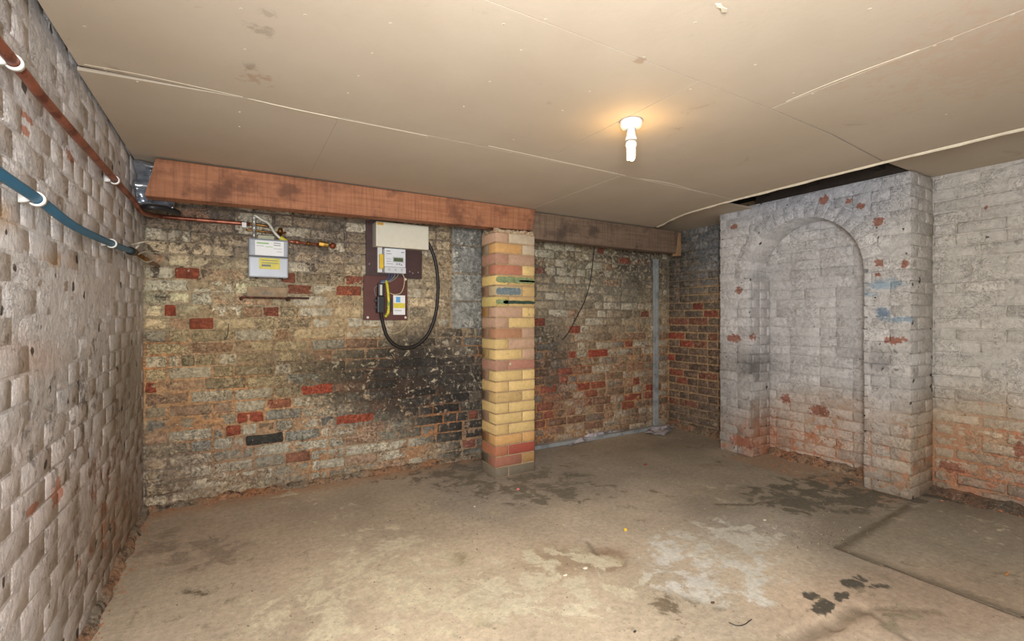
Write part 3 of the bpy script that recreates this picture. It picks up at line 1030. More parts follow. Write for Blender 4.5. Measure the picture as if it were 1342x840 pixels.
lip(niche.parent, [(NX, AY + AR, 0), (NX, JR, 0)], .07, .05, 8, (150, 124, 98), (170, 116, 82))
lip(wall_right, [(XR, YB0, 0), (XR, -.6, 0)], .09, .04, 9, (96, 84, 70), (170, 110, 76))

# ================================================================== PIER
pier = empty('brick_pillar', (1.555, 2.89, 0), 'yellow and pink brick pier with green painted stripes holding up the timber beams', 'pillar')
PX0, PX1, PY0, PY1 = 1.555, 1.883, 2.89, 3.105
YEL, YE2, ORA, PNK, PN2, GRB, RDP, PALE = (202, 172, 114), (192, 160, 106), (190, 146, 92), (176, 142, 116), (166, 124, 102), (118, 106, 88), (150, 98, 78), (186, 168, 142)
# from the floor up: front pieces, left to right, and left-face pieces
PC = [
    ((GRB, GRB), (GRB,)), ((RDP, (164, 126, 78)), (GRB, GRB)), (((176, 112, 80), (150, 72, 56)), ((140, 84, 66),)), ((ORA, ORA), ((176, 130, 84), ORA)),
    ((YE2, YEL), (YE2,)), ((YEL, YEL), (PNK, YEL)), ((YEL, YEL), (YE2,)), ((YE2, YEL), ((160, 136, 112), YE2)), ((YE2, YEL), (ORA,)),
    ((YEL, YEL), (PNK, YE2)), ((PN2, (170, 118, 98)), (PNK,)), ((YEL, PNK), (YEL, YE2)), ((YEL, PNK), (YE2,)), (((176, 128, 94), PNK), (PNK, PN2)),
    ((PNK, YEL), (RDP,)), ((PNK, YEL), (ORA, PNK)), (((190, 168, 104), YE2), (ORA,)), (((176, 156, 120), YE2), (PNK, PN2)),
    (((196, 168, 106), (180, 150, 96)), (YEL,)), (((178, 116, 90), YEL), (PNK, PN2)), ((PN2, PNK), (PN2,)), ((ORA, PALE), (PALE, PNK)), ((PNK, PALE), (PNK,)),
]
def pier_col(p, c, s, col):
    base = tuple(x * (1 + .05 * s) for x in col)
    z = p[2]
    cb, am = mixc(base, (130, 100, 76), .5), .22
    return base, cb, am
mp_ = Masonry(pier, M_NEW, pier_col, 200)
for k, (fr, lf) in enumerate(PC):
    zc = (k + .5) * PITCH
    sh = R.uniform(-.002, .002)
    A_type = len(lf) == 2
    if A_type: parts = [(PX0, PX0 + .2175), (PX0 + .2225, PX1)]
    else: parts = [(PX0, PX0 + .105), (PX0 + .110, PX1)]
    for (a, b), c, hd in zip(parts, fr, ((False, True) if A_type else (True, False))):
        D = .213 if hd else .104
        mp_.add(((a + b) / 2, PY0 + sh, zc), X_, Z_, -Y_, b - a - .004, PITCH - .010, D, .003, .0009, c)
    # back pieces
    if A_type:
        mp_.add((PX0 + .106, PY1, zc), X_, Z_, Y_, .211, PITCH - .010, .104, .003, .0009, lf[0])
    else:
        mp_.add((PX1 - .109, PY1, zc), X_, Z_, Y_, .211, PITCH - .010, .104, .003, .0009, fr[1])
mp_.build()
M_PM = plain('pier_mortar', (160, 134, 102), .9, var=.2, scale=60, bump=.6, dist=.004)
bm = bmesh.new()
add_box(bm, (PX0 + .005, PY0 + .006, 0), (PX1 - .005, PY1 - .006, 23 * PITCH))
bm_obj('mortar', bm, M_PM, pier, Vector((0, 0, 0)) - pier.location)
# thin painted bands on three courses
def band(name, col, x0, x1, z0, z1, nm='painted_stripe'):
    m = plain(nm, col, .7, var=.3, scale=60)
    bm = bmesh.new()
    add_box(bm, (x0, PY0 - .0035, z0), (x1, PY0 - .001, z1), 0)
    return bm_obj(nm, bm, m, pier, Vector((0, 0, 0)) - pier.location)
M_GREEN = plain('green_paint', (120, 132, 92), .75, var=.35, scale=40, bump=.3)
M_DGREEN = plain('dark_green_paint', (44, 66, 50), .75, var=.4, scale=40)
M_BLUE = plain('grey_blue_paint', (104, 116, 118), .75, var=.35, scale=50)
def stroke(mat, x0, x1, z0, z1, seed):
    """a brushed-on strip of paint with uneven edges"""
    rr = random.Random(seed)
    bm = bmesh.new()
    n = 14
    up, dn = [], []
    for i in range(n + 1):
        x = x0 + (x1 - x0) * i / n
        e = 0.45 if i in (0, n) else 1
        m_ = (z0 + z1) / 2; hh = (z1 - z0) / 2 * e
        up.append(((x, m_ + hh * rr.uniform(.75, 1.05)))); dn.append((x, m_ - hh * rr.uniform(.7, 1.05)))
    y_f, y_b = PY0 - .0042, PY0 - .0008
    a = [bm.verts.new((x, y_f, z)) for x, z in up]; b = [bm.verts.new((x, y_f, z)) for x, z in dn]
    c = [bm.verts.new((x, y_b, z + .001)) for x, z in up]; d = [bm.verts.new((x, y_b, z - .001)) for x, z in dn]
    for i in range(n):
        bm.faces.new((b[i], b[i + 1], a[i + 1], a[i])); bm.faces.new((a[i], a[i + 1], c[i + 1], c[i])); bm.faces.new((d[i], d[i + 1], b[i + 1], b[i]))
    return bm_obj('painted_stripe', bm, mat, pier, -pier.location)
zc = lambda k: (k + .5) * PITCH
stroke(M_GREEN, PX0 + .003, PX1 - .004, zc(18) - .020, zc(18) + .026, 1)
stroke(M_DGREEN, PX0 + .19, PX1 - .002, zc(18) - .008, zc(18) + .006, 2)
stroke(M_BLUE, PX0 + .004, PX0 + .205, zc(17) - .030, zc(17) + .024, 3)
stroke(M_GREEN, PX0 + .003, PX0 + .10, zc(16) - .020, zc(16) + .014, 4)
stroke(M_DGREEN, PX0 + .06, PX1 - .001, zc(16) - .016, zc(16) + .008, 5)
for ob in pier.children:
    pass
# plug left in the pier
bm = bmesh.new()
pp = onp(669, 477, 1, PY0 - .001)
cyl(bm, (pp.x, PY0 + .01, pp.z), (pp.x, PY0 - .006, pp.z), .011, .009, 14)
bm_obj('wall_plug', bm, plain('plug', (196, 172, 140), .7), pier, -pier.location, True)
# rough pad of mortar lumps and brick bits under the beam
rr = random.Random(4)
M_LUMP = plain('mortar_lump', (176, 156, 126), .9, var=.3, scale=80, bump=.7, dist=.005, rgb2=(140, 104, 82), thr=.55)
bm = bmesh.new()
for i in range(60):
    c = Vector((rr.uniform(PX0 + .0, PX1 - .01), rr.choice((PY0 + .006, PY0 + .03, rr.uniform(PY0, PY1 - .02))), 23 * PITCH + rr.uniform(-.002, .02)))
    r = rr.uniform(.009, .02)
    res = bmesh.ops.create_icosphere(bm, subdivisions=1, radius=r)
    for v in res['verts']:
        v.co = c + Vector((v.co.x * 1.4, v.co.y, v.co.z * .8)) * rr.uniform(.8, 1.2)
add_box(bm, (PX0 + .006, PY0 + .012, 23 * PITCH - .004), (PX1 - .006, PY1 - .004, 23 * PITCH + .014))
bm_obj('mortar_pad', bm, M_LUMP, pier, -pier.location)

# ================================================================== BEAMS
M_W1 = wood('reddish_timber', (172, 116, 82), (146, 94, 64), (92, 56, 38))
M_W2 = wood('dark_timber', (124, 102, 82), (104, 84, 68), (62, 50, 42))
def beam(name, mat, corners, Yf, Yb, label, cat='beam', sub=24):
    """corners: bottom-left, bottom-right, top-right, top-left as (x,z)"""
    o = Vector((corners[0][0], Yf, corners[0][1]))
    bm = bmesh.new()
    rings = []
    bl, br, tr, tl = [Vector((c[0], 0, c[1])) for c in corners]
    for i in range(sub + 1):
        t = i / sub
        lo, hi = bl.lerp(br, t), tl.lerp(tr, t)
        w1 = .0025 * N((lo.x, 0, 0), 3, 2)
        pr = [(lo.x, Yf + .004, lo.z), (lo.x, Yf + w1, lo.z + .006), (hi.x, Yf - w1, hi.z - .005), (hi.x, Yf + .004, hi.z), (hi.x, Yb, hi.z), (lo.x, Yb, lo.z)]
        rings.append([bm.verts.new(Vector(p) - o) for p in pr])
    for a, b in zip(rings, rings[1:]):
        for k in range(6): bm.faces.new((a[k], a[(k + 1) % 6], b[(k + 1) % 6], b[k]))
    bm.faces.new(rings[0][::-1]); bm.faces.new(rings[-1])
    ob = bm_obj(name, bm, mat, None, o)
    tag(ob, label, cat)
    return ob
cc = [onp(190, 256, 1, 2.96), onp(697, 302.5, 1, 2.96), onp(702, 272.6, 1, 2.96), onp(204, 207, 1, 2.96)]
c2 = [(v.x, min(v.z, 1.934)) for v in cc]
b1 = beam('timber_beam', M_W1, c2, 2.96, 3.06, 'reddish brown timber beam running from the left wall to the top of the pier')
c3 = [(1.885, 1.725), (3.52, 1.722), (3.55, 1.928), (1.885, 1.928)]
b2 = beam('timber_beam', M_W2, c3, 3.01, 3.10, 'dark brown timber beam between the pier and the far corner')
slab_box('end_block', b2, plain('tan_timber', (150, 116, 84), .8, var=.25, scale=20), (3.552 - 1.885, .01, -.02), (3.60 - 1.885, .07, .195))

# ================================================================== CEILING
M_PB = None
def pb_mat():
    m, nt, bs = new_mat('plasterboard')
    geo = nd(nt, 'ShaderNodeNewGeometry')
    pos = geo.outputs['Position']
    c = tuple(lin((184, 169, 149))) + (1,)
    c2_ = tuple(lin((177, 161, 140))) + (1,)
    base = mixcol(nt, maprange(nt, noise_node(nt, pos, 1.7, 5, .6), .35, .65, 0, 1), c, c2_)
    sm = noise_node(nt, pos, 4.2, 6, .7, .6)
    base = mixcol(nt, maprange(nt, sm, .64, .72, 0, .35), base, tuple(lin((128, 100, 76))) + (1,))
    for (sx, sy, rx, ry, cc_, kk) in ((335, 103, 15, 9, (150, 112, 80), .6), (342, 40, 16, 4, (120, 106, 90), .5), (350, 18, 14, 5, (120, 106, 90), .4), (330, 88, 10, 4, (110, 94, 76), .5),
                                (838, 79, 10, 4, (140, 104, 70), .6), (1345, 60, 40, 60, (178, 140, 112), .35)):
        cpt = onp(min(sx, 1340), sy, 2, ZC)
        rr1 = (onp(sx + rx, sy, 2, ZC) - cpt).length; rr2 = (onp(sx, sy + ry, 2, ZC) - cpt).length
        sb = nd(nt, 'ShaderNodeVectorMath', operation='DISTANCE'); sb.inputs[1].default_value = tuple(cpt); nt.links.new(pos, sb.inputs[0])
        dd = math_node(nt, 'ADD', math_node(nt, 'DIVIDE', sb.outputs['Value'], max(rr1, rr2)), maprange(nt, noise_node(nt, pos, 26, 6, .75), .3, .7, -1.1, 1.1))
        base = mixcol(nt, maprange(nt, dd, .2, 1.0, kk * .8, 0, True), base, tuple(lin(cc_)) + (1,))
    s2 = noise_node(nt, pos, 30, 5, .7)
    base = mixcol(nt, maprange(nt, s2, .68, .74, 0, .3), base, tuple(lin((110, 96, 80))) + (1,))
    nt.links.new(base, bs.inputs['Base Color'])
    bs.inputs['Roughness'].default_value = .8
    bp = nd(nt, 'ShaderNodeBump')
    bp.inputs['Strength'].default_value = .15; bp.inputs['Distance'].default_value = .003
    nt.links.new(noise_node(nt, pos, 60, 3), bp.inputs['Height'])
    nt.links.new(bp.outputs[0], bs.inputs['Normal'])
    return m
M_PB = pb_mat()
M_EDGE = plain('torn_paper_edge', (212, 200, 176), .8, var=.1)
M_VOID = plain('dark_void', (58, 48, 40), .95, var=.3, scale=6)  # dark tone paints the shade of the void above the boards
ceiling = empty('ceiling', (0, 0, 0), 'ceiling of buff plasterboard sheets with open seams', 'ceiling', kind='structure')
slab_box('ceiling_deck', ceiling, M_VOID, (XL - .1, YN, 2.16), (XR + .1, YB + .1, 2.2))
def board(poly, z=ZC, th=.0125, bow=0.0, edge=None):
    bm = bmesh.new()
    lo = [bm.verts.new((x, y, z + bow * 0)) for x, y in poly]
    hi = [bm.verts.new((x, y, z + th)) for x, y in poly]
    bm.faces.new(lo[::-1]); bm.faces.new(hi)
    for i in range(len(poly)):
        j = (i + 1) % len(poly)
        bm.faces.new((lo[i], lo[j], hi[j], hi[i]))
    return bm_obj('plasterboard', bm, M_PB, ceiling)
g = .0016
xl = XL + .012
edgeX = lambda y: 2.925 + .045 * max(0, min(1, (y - 1.1) / 1.0))
SA, SB_ = 2.012, 1.08
# row against the beams: seam between pixel 375,150 and the beam, and one more
board([(xl, SA + .055), (.02, SA + .006), (.36, SA + g), (.36, YB), (xl, YB)], ZC + .001)
board([(.3605, SA + g), (1.9, SA + g), (1.9, YB), (.3605, YB)], ZC)
board([(1.9 + 2 * g, SA + g), (2.74, SA + .012), (2.965, SA + .03), (2.975, 2.15), (3.02, 2.45), (3.10, 2.68), (3.19, 2.86), (3.24, 2.98), (3.24, YB), (1.9 + 2 * g, YB)], ZC - .001)
# middle row
board([(xl + .012, SB_ + g), (1.372, SB_ + g), (1.372, SA - g), (.02, SA - .002), (xl + .012, SA + .012)], ZC)
board([(1.372 + 2 * g, SB_ + g), (1.80, SB_ + g), (2.3, SB_ + .02), (2.925, SB_ + .075), (2.965, SA + .022), (2.74, SA + .002), (1.372 + 2 * g, SA - g)], ZC)
# near row
board([(xl + .02, -.1), (1.80 - g, -.1), (1.80 - g, SB_ - g), (xl + .02, SB_ - g)], ZC)
board([(1.80 + g * 1.5, -.1), (2.93, -.1), (2.925, SB_ + .066), (2.3, SB_ + .012), (1.80 + g * 1.5, SB_ - g)], ZC)
board([(xl + .02, YN), (2.93, YN), (2.93, -.1 - g), (xl + .02, -.1 - g)], ZC)
# higher boards beyond the hanging edge
board([(2.7, 2.31), (XR, 2.31), (XR, YB), (2.7, YB)], 2.005)
board([(2.7, YN), (XR, YN), (XR, 1.285), (2.7, 1.285)], 2.037)
slab_box('dark_gap_block', ceiling, M_VOID, (XB + .06, YB0 + .03, 2.03), (XR + .04, 2.31, 2.16))  # solid dark block added to paint the blackness of the gap
# joists in the gap above the chimney breast
for yy in (1.45, 1.85, 2.22):
    slab_box('joist', ceiling, M_VOID, (2.6, yy - .025, 2.09), (XR, yy + .025, 2.16))
# ragged pale lip along the hanging edge
lipc = [(2.93, YN), (2.93, 0), (2.928, .6), (2.925, 1.08), (2.94, 1.5), (2.968, 2.04), (2.975, 2.15), (3.02, 2.45), (3.10, 2.68), (3.19, 2.86), (3.24, 2.98)]
bm = bmesh.new()
path = smooth_path([Vector((x, y, 0)) for x, y in lipc], 10)
prev = None
for p in path:
    wv = .0085 * (1 + .35 * N(p, 5)) ; dr = .004 * (1 + N(p, 11))
    q = [bm.verts.new((p.x - wv, p.y, ZC - .0035)), bm.verts.new((p.x + .001, p.y, ZC - .006 - dr)), bm.verts.new((p.x + .001, p.y, ZC + .013)), bm.verts.new((p.x - wv, p.y, ZC + .0))]
    if prev:
        for k in range(4): bm.faces.new((prev[k], prev[(k + 1) % 4], q[(k + 1) % 4], q[k]))
    prev = q
bm_obj('torn_edge', bm, M_EDGE, ceiling)
# broken white edges showing in the seams
def seam_strip(pts, w0=.002, w1=.005, seed=0):
    rr = random.Random(seed)
    bm = bmesh.new(); prev = None
    path = smooth_path([Vector((x, y, 0)) for x, y in pts], 14)
    for i, p in enumerate(path):
        t = (path[min(i + 1, len(path) - 1)] - path[max(i - 1, 0)]).normalized(); n_ = Vector((t.y, -t.x, 0))
        e = min(1, i / 4, (len(path) - 1 - i) / 4) + .1
        wv = (w0 + (w1 - w0) * abs(N(p, 9, seed))) * e * .42
        z_ = ZC - .0012
        q = [bm.verts.new((p + n_ * wv) + Vector((0, 0, z_))), bm.verts.new((p - n_ * wv) + Vector((0, 0, z_))),
             bm.verts.new((p - n_ * wv) + Vector((0, 0, ZC + .003))), bm.verts.new((p + n_ * wv) + Vector((0, 0, ZC + .003)))]
        if prev:
            for k in range(4): bm.faces.new((prev[k], prev[(k + 1) % 4], q[(k + 1) % 4], q[k]))
        prev = q
    bm_obj('seam_edge', bm, M_EDGE, ceiling)
CP = lambda x, y: (lambda v: (v.x, v.y))(onp(x, y, 2, ZC))
seam_strip([CP(1030, 133), CP(1100, 104), CP(1205, 65)], .0022, .007, 1)
seam_strip([CP(325, 129), CP(400, 146), CP(560, 178)], .001, .003, 2)
seam_strip([CP(640, 191), CP(718, 208), CP(820, 230)], .0012, .003, 3)
seam_strip([CP(840, 234), CP(885, 242), CP(935, 258)], .001, .003, 4)
seam_strip([CP(110, 84), CP(200, 101), CP(318, 127)], .001, .0025, 6)
# screw heads set in the boards
M_SCREW = plain('screw_dimple', (120, 104, 84), .7, var=.2)
M_FILL = plain('dimple_rim', (196, 182, 160), .8)
sme = None
for (sx, sy) in ((316, 12), (321, 65), (111, 35), (138, 91), (180, 107), (512, 31), (488, 70), (314, 147), (314, 166), (660, 32), (715, 26), (844, 75), (683, 66),
                 (642, 107), (911, 30), (1140, 12), (1247, 52), (990, 85), (1327, 19), (1225, 60), (905, 117), (773, 120), (737, 145), (673, 183), (608, 140),
                 (470, 100), (456, 122), (1040, 122), (1065, 123), (1240, 150), (560, 180), (400, 20)):
    p = onp(sx, sy, 2, ZC)
    if sme is None:
        bm = bmesh.new()
        lathe(bm, (0, 0, .001), [(0, .0042), (.0016, .0046), (.002, .0034), (.001, .0026), (.001, .0003)], (0, 0, -1), 10)
        o = bm_obj('screw', bm, M_FILL, ceiling, p, True); sme = o.data
    else:
        obj('screw', sme, None, ceiling, p)

# flap of torn board paper near the top of the picture
bm = bmesh.new()
p = onp(944, 8, 2, ZC)
pts = [(-.020, 0, 0), (-.006, .008, 0), (.004, .002, 0), (.018, .010, -.004), (.022, -.004, -.010), (.008, -.014, -.012), (-.004, -.010, -.008), (-.014, -.012, -.004)]
c0 = bm.verts.new((0, -.002, -.006))
vs = [bm.verts.new(q) for q in pts]
vt = [bm.verts.new((q[0], q[1], q[2] + .0015)) for q in pts]; c1 = bm.verts.new((0, -.002, -.0045))
for i in range(len(vs)):
    j = (i + 1) % len(vs)
    bm.faces.new((c0, vs[i], vs[j])); bm.faces.new((c1, vt[j], vt[i])); bm.faces.new((vs[i], vt[i], vt[j], vs[j]))
tag(bm_obj('torn_paper', bm, M_EDGE, None, (p.x, p.y, ZC - .0015)), 'cream scrap of torn board paper hanging from the ceiling at the top', 'paper scrap')

# ================================================================== LAMP
lp = onp(827, 158.5, 2, ZC)
M_WHITE = plain('white_plastic', (212, 210, 205), .4)
lamp = empty('ceiling_lamp', (lp.x, lp.y, ZC), 'white ceiling lampholder with a lit bare bulb', 'lamp')
bm = bmesh.new(); lathe(bm, (0, 0, 0), [(0, .044), (.006, .047), (.018, .046), (.028, .040), (.034, .028), (.036, .018)])
bm_obj('ceiling_rose', bm, M_WHITE, lamp, (0, 0, 0), True)
bm = bmesh.new(); lathe(bm, (0, 0, -.034), [(0, .016), (.006, .0165), (.018, .018), (.034, .022), (.036, .0235), (.046, .0235), (.048, .021)])
bm_obj('lampholder', bm, M_WHITE, lamp, (0, 0, 0), True)
bm = bmesh.new(); lathe(bm, (0, 0, -.0825), [(0, .0225), (.001, .024), (.004, .024), (.005, .021)])
bm_obj('shade_ring', bm, plain('grey_ring', (120, 116, 104), .5), lamp, (0, 0, 0), True)
bm = bmesh.new(); lathe(bm, (0, 0, -.082), [(0, .019), (.010, .0225), (.020, .0225), (.022, .020)])
bulb = bm_obj('bulb_base', bm, M_WHITE, lamp, (0, 0, 0), True)
M_GLOW = plain('lit_glass', (255, 240, 205), .4, emit=((255, 232, 180), 4.0))
bm = bmesh.new()
for k in range(3):
    a = 2 * math.pi * k / 3 + .4
    dx, dy = math.cos(a) * .0115, math.sin(a) * .0115
    tx, ty = -math.sin(a) * .0062, math.cos(a) * .0062
    z0, z1 = -.102, -.158
    tube(bm, [(dx - tx, dy - ty, z0), (dx - tx, dy - ty, z1 + .008), (dx, dy, z1), (dx + tx, dy + ty, z1 + .008), (dx + tx, dy + ty, z0)], .0056, 10, 6)
bm_obj('bulb', bm, M_GLOW, lamp, (0, 0, 0), True)
pl = bpy.data.lights.new('bulb_light', 'POINT')
pl.energy = 3.0; pl.color = (1.0, .62, .22); pl.shadow_soft_size = .03
plo = bpy.data.objects.new('bulb_light', pl); plo.location = (0, 0, -.135); link(plo, lamp)

# ================================================================== PIPES ON THE LEFT WALL
M_COP = plain('copper', (160, 98, 76), .42, .6, .3, 25, .1, rgb2=(112, 62, 46), thr=.54)
M_BLUEP = plain('blue_plastic', (38, 102, 134), .45, 0, .12, 12)
M_CLIP = plain('clip_plastic', (232, 230, 224), .45)
XP = XL + .034
def lw(px, py, x=XP): return onp(px, py, 0, x)
cop = empty('copper_pipe', (XL, 2.4, 1.7), 'reddish copper pipe along the left wall and round the corner to the gas meter', 'pipe')
a0, a1, a2, a3 = lw(0, 60), lw(60, 133), lw(148, 233), lw(176, 264)
dirn = (a2 - a0).normalized()
start = a0 - dirn * 1.6
corner = a3 + dirn * .12
yb_p = YB - .045
cr = onp(190, 282, 1, yb_p)
pe = onp(326, 293.5, 1, yb_p)
path = [start, a0, a1, a2, a3, Vector((XP + .01, min(a3.y + .18, yb_p - .08), a3.z - .02)), Vector((XP + .05, yb_p - .01, cr.z)), Vector((cr.x + .12, yb_p, cr.z)), pe]
bm = bmesh.new(); tube(bm, path, .0125, 14, 10)
bm_obj('pipe_run', bm, M_COP, cop, -cop.location, True)
def clip(parent, c, axis_t, r, wall_x):
    """C-shaped plastic clip round a pipe, with a foot on the wall"""
    t = axis_t.normalized()
    out = X_
    up = out.cross(t).normalized()
    bm = bmesh.new()
    n = 18
    prev = None
    for i in range(n + 1):
        a = -2.3 + 4.6 * i / n
        d = out * math.cos(a) + up * math.sin(a)
        q = [bm.verts.new(c + d * (r + o_) + t * s_) for (o_, s_) in ((.0005, -.008), (.0045, -.008), (.0045, .008), (.0005, .008))]
        if prev:
            for k in range(4): bm.faces.new((prev[k], prev[(k + 1) % 4], q[(k + 1) % 4], q[k]))
        else: bm.faces.new(q)
        prev = q
    bm.faces.new(prev[::-1])
    dist = c.x - wall_x
    vs = []
    for s1 in (-1, 1):
        for s2 in (-1, 1):
            for x_ in (wall_x + .003, c.x - r + .001):
                k_ = 1.0 if x_ < c.x - r - .002 else .55
                vs.append(bm.verts.new(Vector((x_, 0, 0)) + Vector((0, c.y, c.z)) + t * (.010 * s1) + up * (r * .95 * k_ * s2)))
    for f in ((0, 1, 3, 2), (4, 6, 7, 5), (0, 4, 5, 1), (2, 3, 7, 6), (0, 2, 6, 4), (1, 5, 7, 3)): bm.faces.new([vs[i] for i in f])
    return bm_obj('pipe_clip', bm, M_CLIP, parent, -parent.location, True)
clip(cop, lw(18, 82), dirn, .013, XL)
clip(cop, lw(150, 236), dirn, .013, XL)
clip(cop, lw(18, 82) - dirn * .75, dirn, .013, XL)
wp = empty('water_pipe', (XL, 2.4, 1.4), 'blue plastic water pipe clipped along the left wall', 'pipe')
w0, w1, w2, w3, w4 = lw(0, 228), lw(55, 265), lw(100, 298), lw(148, 320), lw(172, 329)
dw = (w1 - w0).normalized()
bm = bmesh.new(); tube(bm, [w0 - dw * 1.5, w0 - dw * .2, w0, w1, w2, w3, w4], .0128, 14, 8)
bm_obj('pipe_run', bm, M_BLUEP, wp, -wp.location, True)
clip(wp, lw(48, 261), dw, .0135, XL); clip(wp, lw(146, 319), (w4 - w2), .0135, XL); clip(wp, w0 - dw * .8, dw, .0135, XL)
M_BLK = plain('black_plastic', (34, 34, 36), .45)
M_BRASS = plain('tarnished_brass', (150, 108, 52), .42, .8, .35, 40, .2, rgb2=(96, 60, 34), thr=.52)
M_STEEL = plain('galvanised_steel', (176, 180, 180), .4, .35, .2, 18, .1, rgb2=(140, 146, 148), thr=.55)
dv = (w4 - w3).normalized()
bm = bmesh.new(); cyl(bm, w4 - dv * .03, w4 + dv * .03, .019, n=16); cyl(bm, w4 + dv * .03, w4 + dv * .045, .016, n=12)
bm_obj('end_fitting', bm, M_BLK, wp, -wp.location, True)
# stop valve in the corner with its wire-like handle
sv = w4 + dv * .075
valve = empty('stop_valve', sv, 'tarnished brass and grey stop valve in the corner at the end of the blue pipe', 'valve')
bm = bmesh.new()
e2 = Vector((XL + .07, YB - .01, sv.z - .02)) - sv
cyl(bm, -dv * .04, dv * .03, .013, n=12); cyl(bm, (0, 0, 0), e2, .010, n=12)
bmesh.ops.create_icosphere(bm, subdivisions=2, radius=.018)
bm_obj('valve_body', bm, M_BRASS, valve, (0, 0, 0), True)
bm = bmesh.new(); cyl(bm, (0, 0, .01), (.02, 0, .04), .006, n=10); cyl(bm, (-.012, 0, .035), (.05, 0, .058), .006, .004, n=10)
bm_obj('lever', bm, plain('worn_lever', (176, 168, 150), .5, .3, rgb2=(120, 84, 56)), valve, (0, 0, 0), True)
bm = bmesh.new(); tube(bm, [(.01, .01, -.01), (.05, .02, .01), (.08, .02, -.02), (.05, .01, -.045), (.02, .02, -.03)], .004, 8, 8)
bm_obj('earth_wire', bm, plain('grey_wire', (128, 116, 98), .6), valve, (0, 0, 0), True)

# foil-faced sheeting stuffed above the beam end
bm = bmesh.new()
f0, f1 = onp(168, 260, 1, 3.0), onp(206, 205, 1, 3.0)
n1, n2 = 16, 18
gr = {}
for i in range(n1 + 1):
    for j in range(n2 + 1):
        x = XL + .01 + (.17) * i / n1; z = 1.70 + (1.935 - 1.70) * j / n2
        y = 3.09 + .055 * N((x * 1.2, 0, z), 13, 5) + .03 * math.sin(z * 60 + x * 8)
        gr[i, j] = bm.verts.new((x, y, z))
for i in range(n1):
    for j in range(n2): bm.faces.new((gr[i, j], gr[i + 1, j], gr[i + 1, j + 1], gr[i, j + 1]))
geo_ = bmesh.ops.extrude_face_region(bm, geom=bm.faces[:])
for v in geo_['geom']:
    if isinstance(v, bmesh.types.BMVert): v.co.y += .004
ff = bm_obj('foil_sheet', bm, plain('crumpled_foil', (176, 182, 190), .2, .8, .5, 10), None, (0, 0, 0), True)
tag(ff, 'crumpled dark silver foil sheeting hanging between left wall and beam end', 'foil')
bm = bmesh.new()
tube(bm, [(XL + .03, 3.12, 1.70), (XL + .08, 3.0, 1.685), (XL + .14, 3.03, 1.69), (XL + .19, 3.12, 1.692)], .016, 12, 8)
tag(bm_obj('drain_hose', bm, M_BLK, None, (0, 0, 0), True), 'black hose tucked under the left end of the beam', 'hose')

# ================================================================== GAS METER
def bx(x0, x1, z_top_px, z_bot_px, Yf, Yb, pxm=None):
    pxm = pxm or (x0 + x1) / 2
    a, b = onp(x0, z_top_px, 1, Yf), onp(x1, z_top_px, 1, Yf)
    zt, zb = onp(pxm, z_top_px, 1, Yf).z, onp(pxm, z_bot_px, 1, Yf).z
    return (a.x, Yf, zb), (b.x, Yb, zt)
def pbox(name, parent, mat, lo, hi, bev=.004, smooth=False):
    bm = bmesh.new(); add_box(bm, lo, hi, bev)
    return bm_obj(name, bm, mat, parent, -parent.location if parent else (0, 0, 0), smooth)
M_GM = plain('meter_grey', (150, 154, 160), .42, .1, .06, 12)
M_GM2 = plain('meter_light_grey', (172, 176, 182), .42, .1, .05, 12)
M_PAPER = plain('paper_label', (230, 230, 228), .5)
M_YEL = plain('yellow_label', (206, 192, 66), .5, var=.1)
M_INK = plain('print_ink', (120, 122, 120), .6)
M_INKG = plain('green_print', (150, 186, 120), .6)
Yf = 3.30
lo, hi = bx(325.5, 378, 313, 363.5, Yf, YB - .03, 350)
gm = empty('gas_meter', ((lo[0] + hi[0]) / 2, (Yf + hi[1]) / 2, lo[2]), 'grey gas meter with white and yellow labels on the back wall', 'meter')
zm = lo[2] + (hi[2] - lo[2]) * .535
pbox('upper_cover', gm, M_GM, (lo[0], Yf, zm + .003), (hi[0], hi[1], hi[2]), .010)
pbox('lower_body', gm, M_GM2, (lo[0] + .001, Yf - .004, lo[2]), (hi[0] - .001, hi[1], zm - .002), .008)
pbox('seam_band', gm, M_BLK, (lo[0] + .004, Yf + .004, zm - .004), (hi[0] - .004, hi[1] - .004, zm + .005), 0)
W_ = hi[0] - lo[0]
ia = pbox('index_panel', gm, M_PAPER, (lo[0] + .16 * W_, Yf - .003, zm + .008), (lo[0] + .88 * W_, Yf + .004, hi[2] - .012), .001)
for (u0, u1, v0, v1, mt) in ((.2, .5, .70, .78, M_INKG), (.2, .38, .58, .60, M_INK), (.42, .6, .54, .57, M_INKG), (.62, .80, .76, .80, M_INK), (.62, .80, .64, .68, M_INK), (.62, .84, .46, .48, M_INK), (.7, .84, .3, .32, M_INK)):
    zz0 = zm + (hi[2] - zm) * v0; zz1 = zm + (hi[2] - zm) * v1
    pbox('print_line', gm, mt, (lo[0] + u0 * W_, Yf - .0036, zz0), (lo[0] + u1 * W_, Yf - .0028, zz1), 0)
pbox('yellow_label', gm, M_YEL, (lo[0] + .26 * W_, Yf - .0058, lo[2] + .40 * (zm - lo[2])), (lo[0] + .78 * W_, Yf - .003, lo[2] + .93 * (zm - lo[2])), .0005)
for (v0, v1, u1) in ((.80, .83, .72), (.68, .71, .74), (.52, .62, .55)):
    pbox('print_line', gm, M_INK, (lo[0] + .32 * W_, Yf - .0064, lo[2] + v0 * (zm - lo[2])), (lo[0] + u1 * W_, Yf - .0056, lo[2] + v1 * (zm - lo[2])), 0)
for u in (.2, .82):
    bm = bmesh.new(); cyl(bm, (lo[0] + u * W_, Yf + .02, lo[2] - .006), (lo[0] + u * W_, Yf + .02, lo[2] + .004), .010, n=12)
    bm_obj('foot', bm, M_BLK, gm, -gm.location, True)
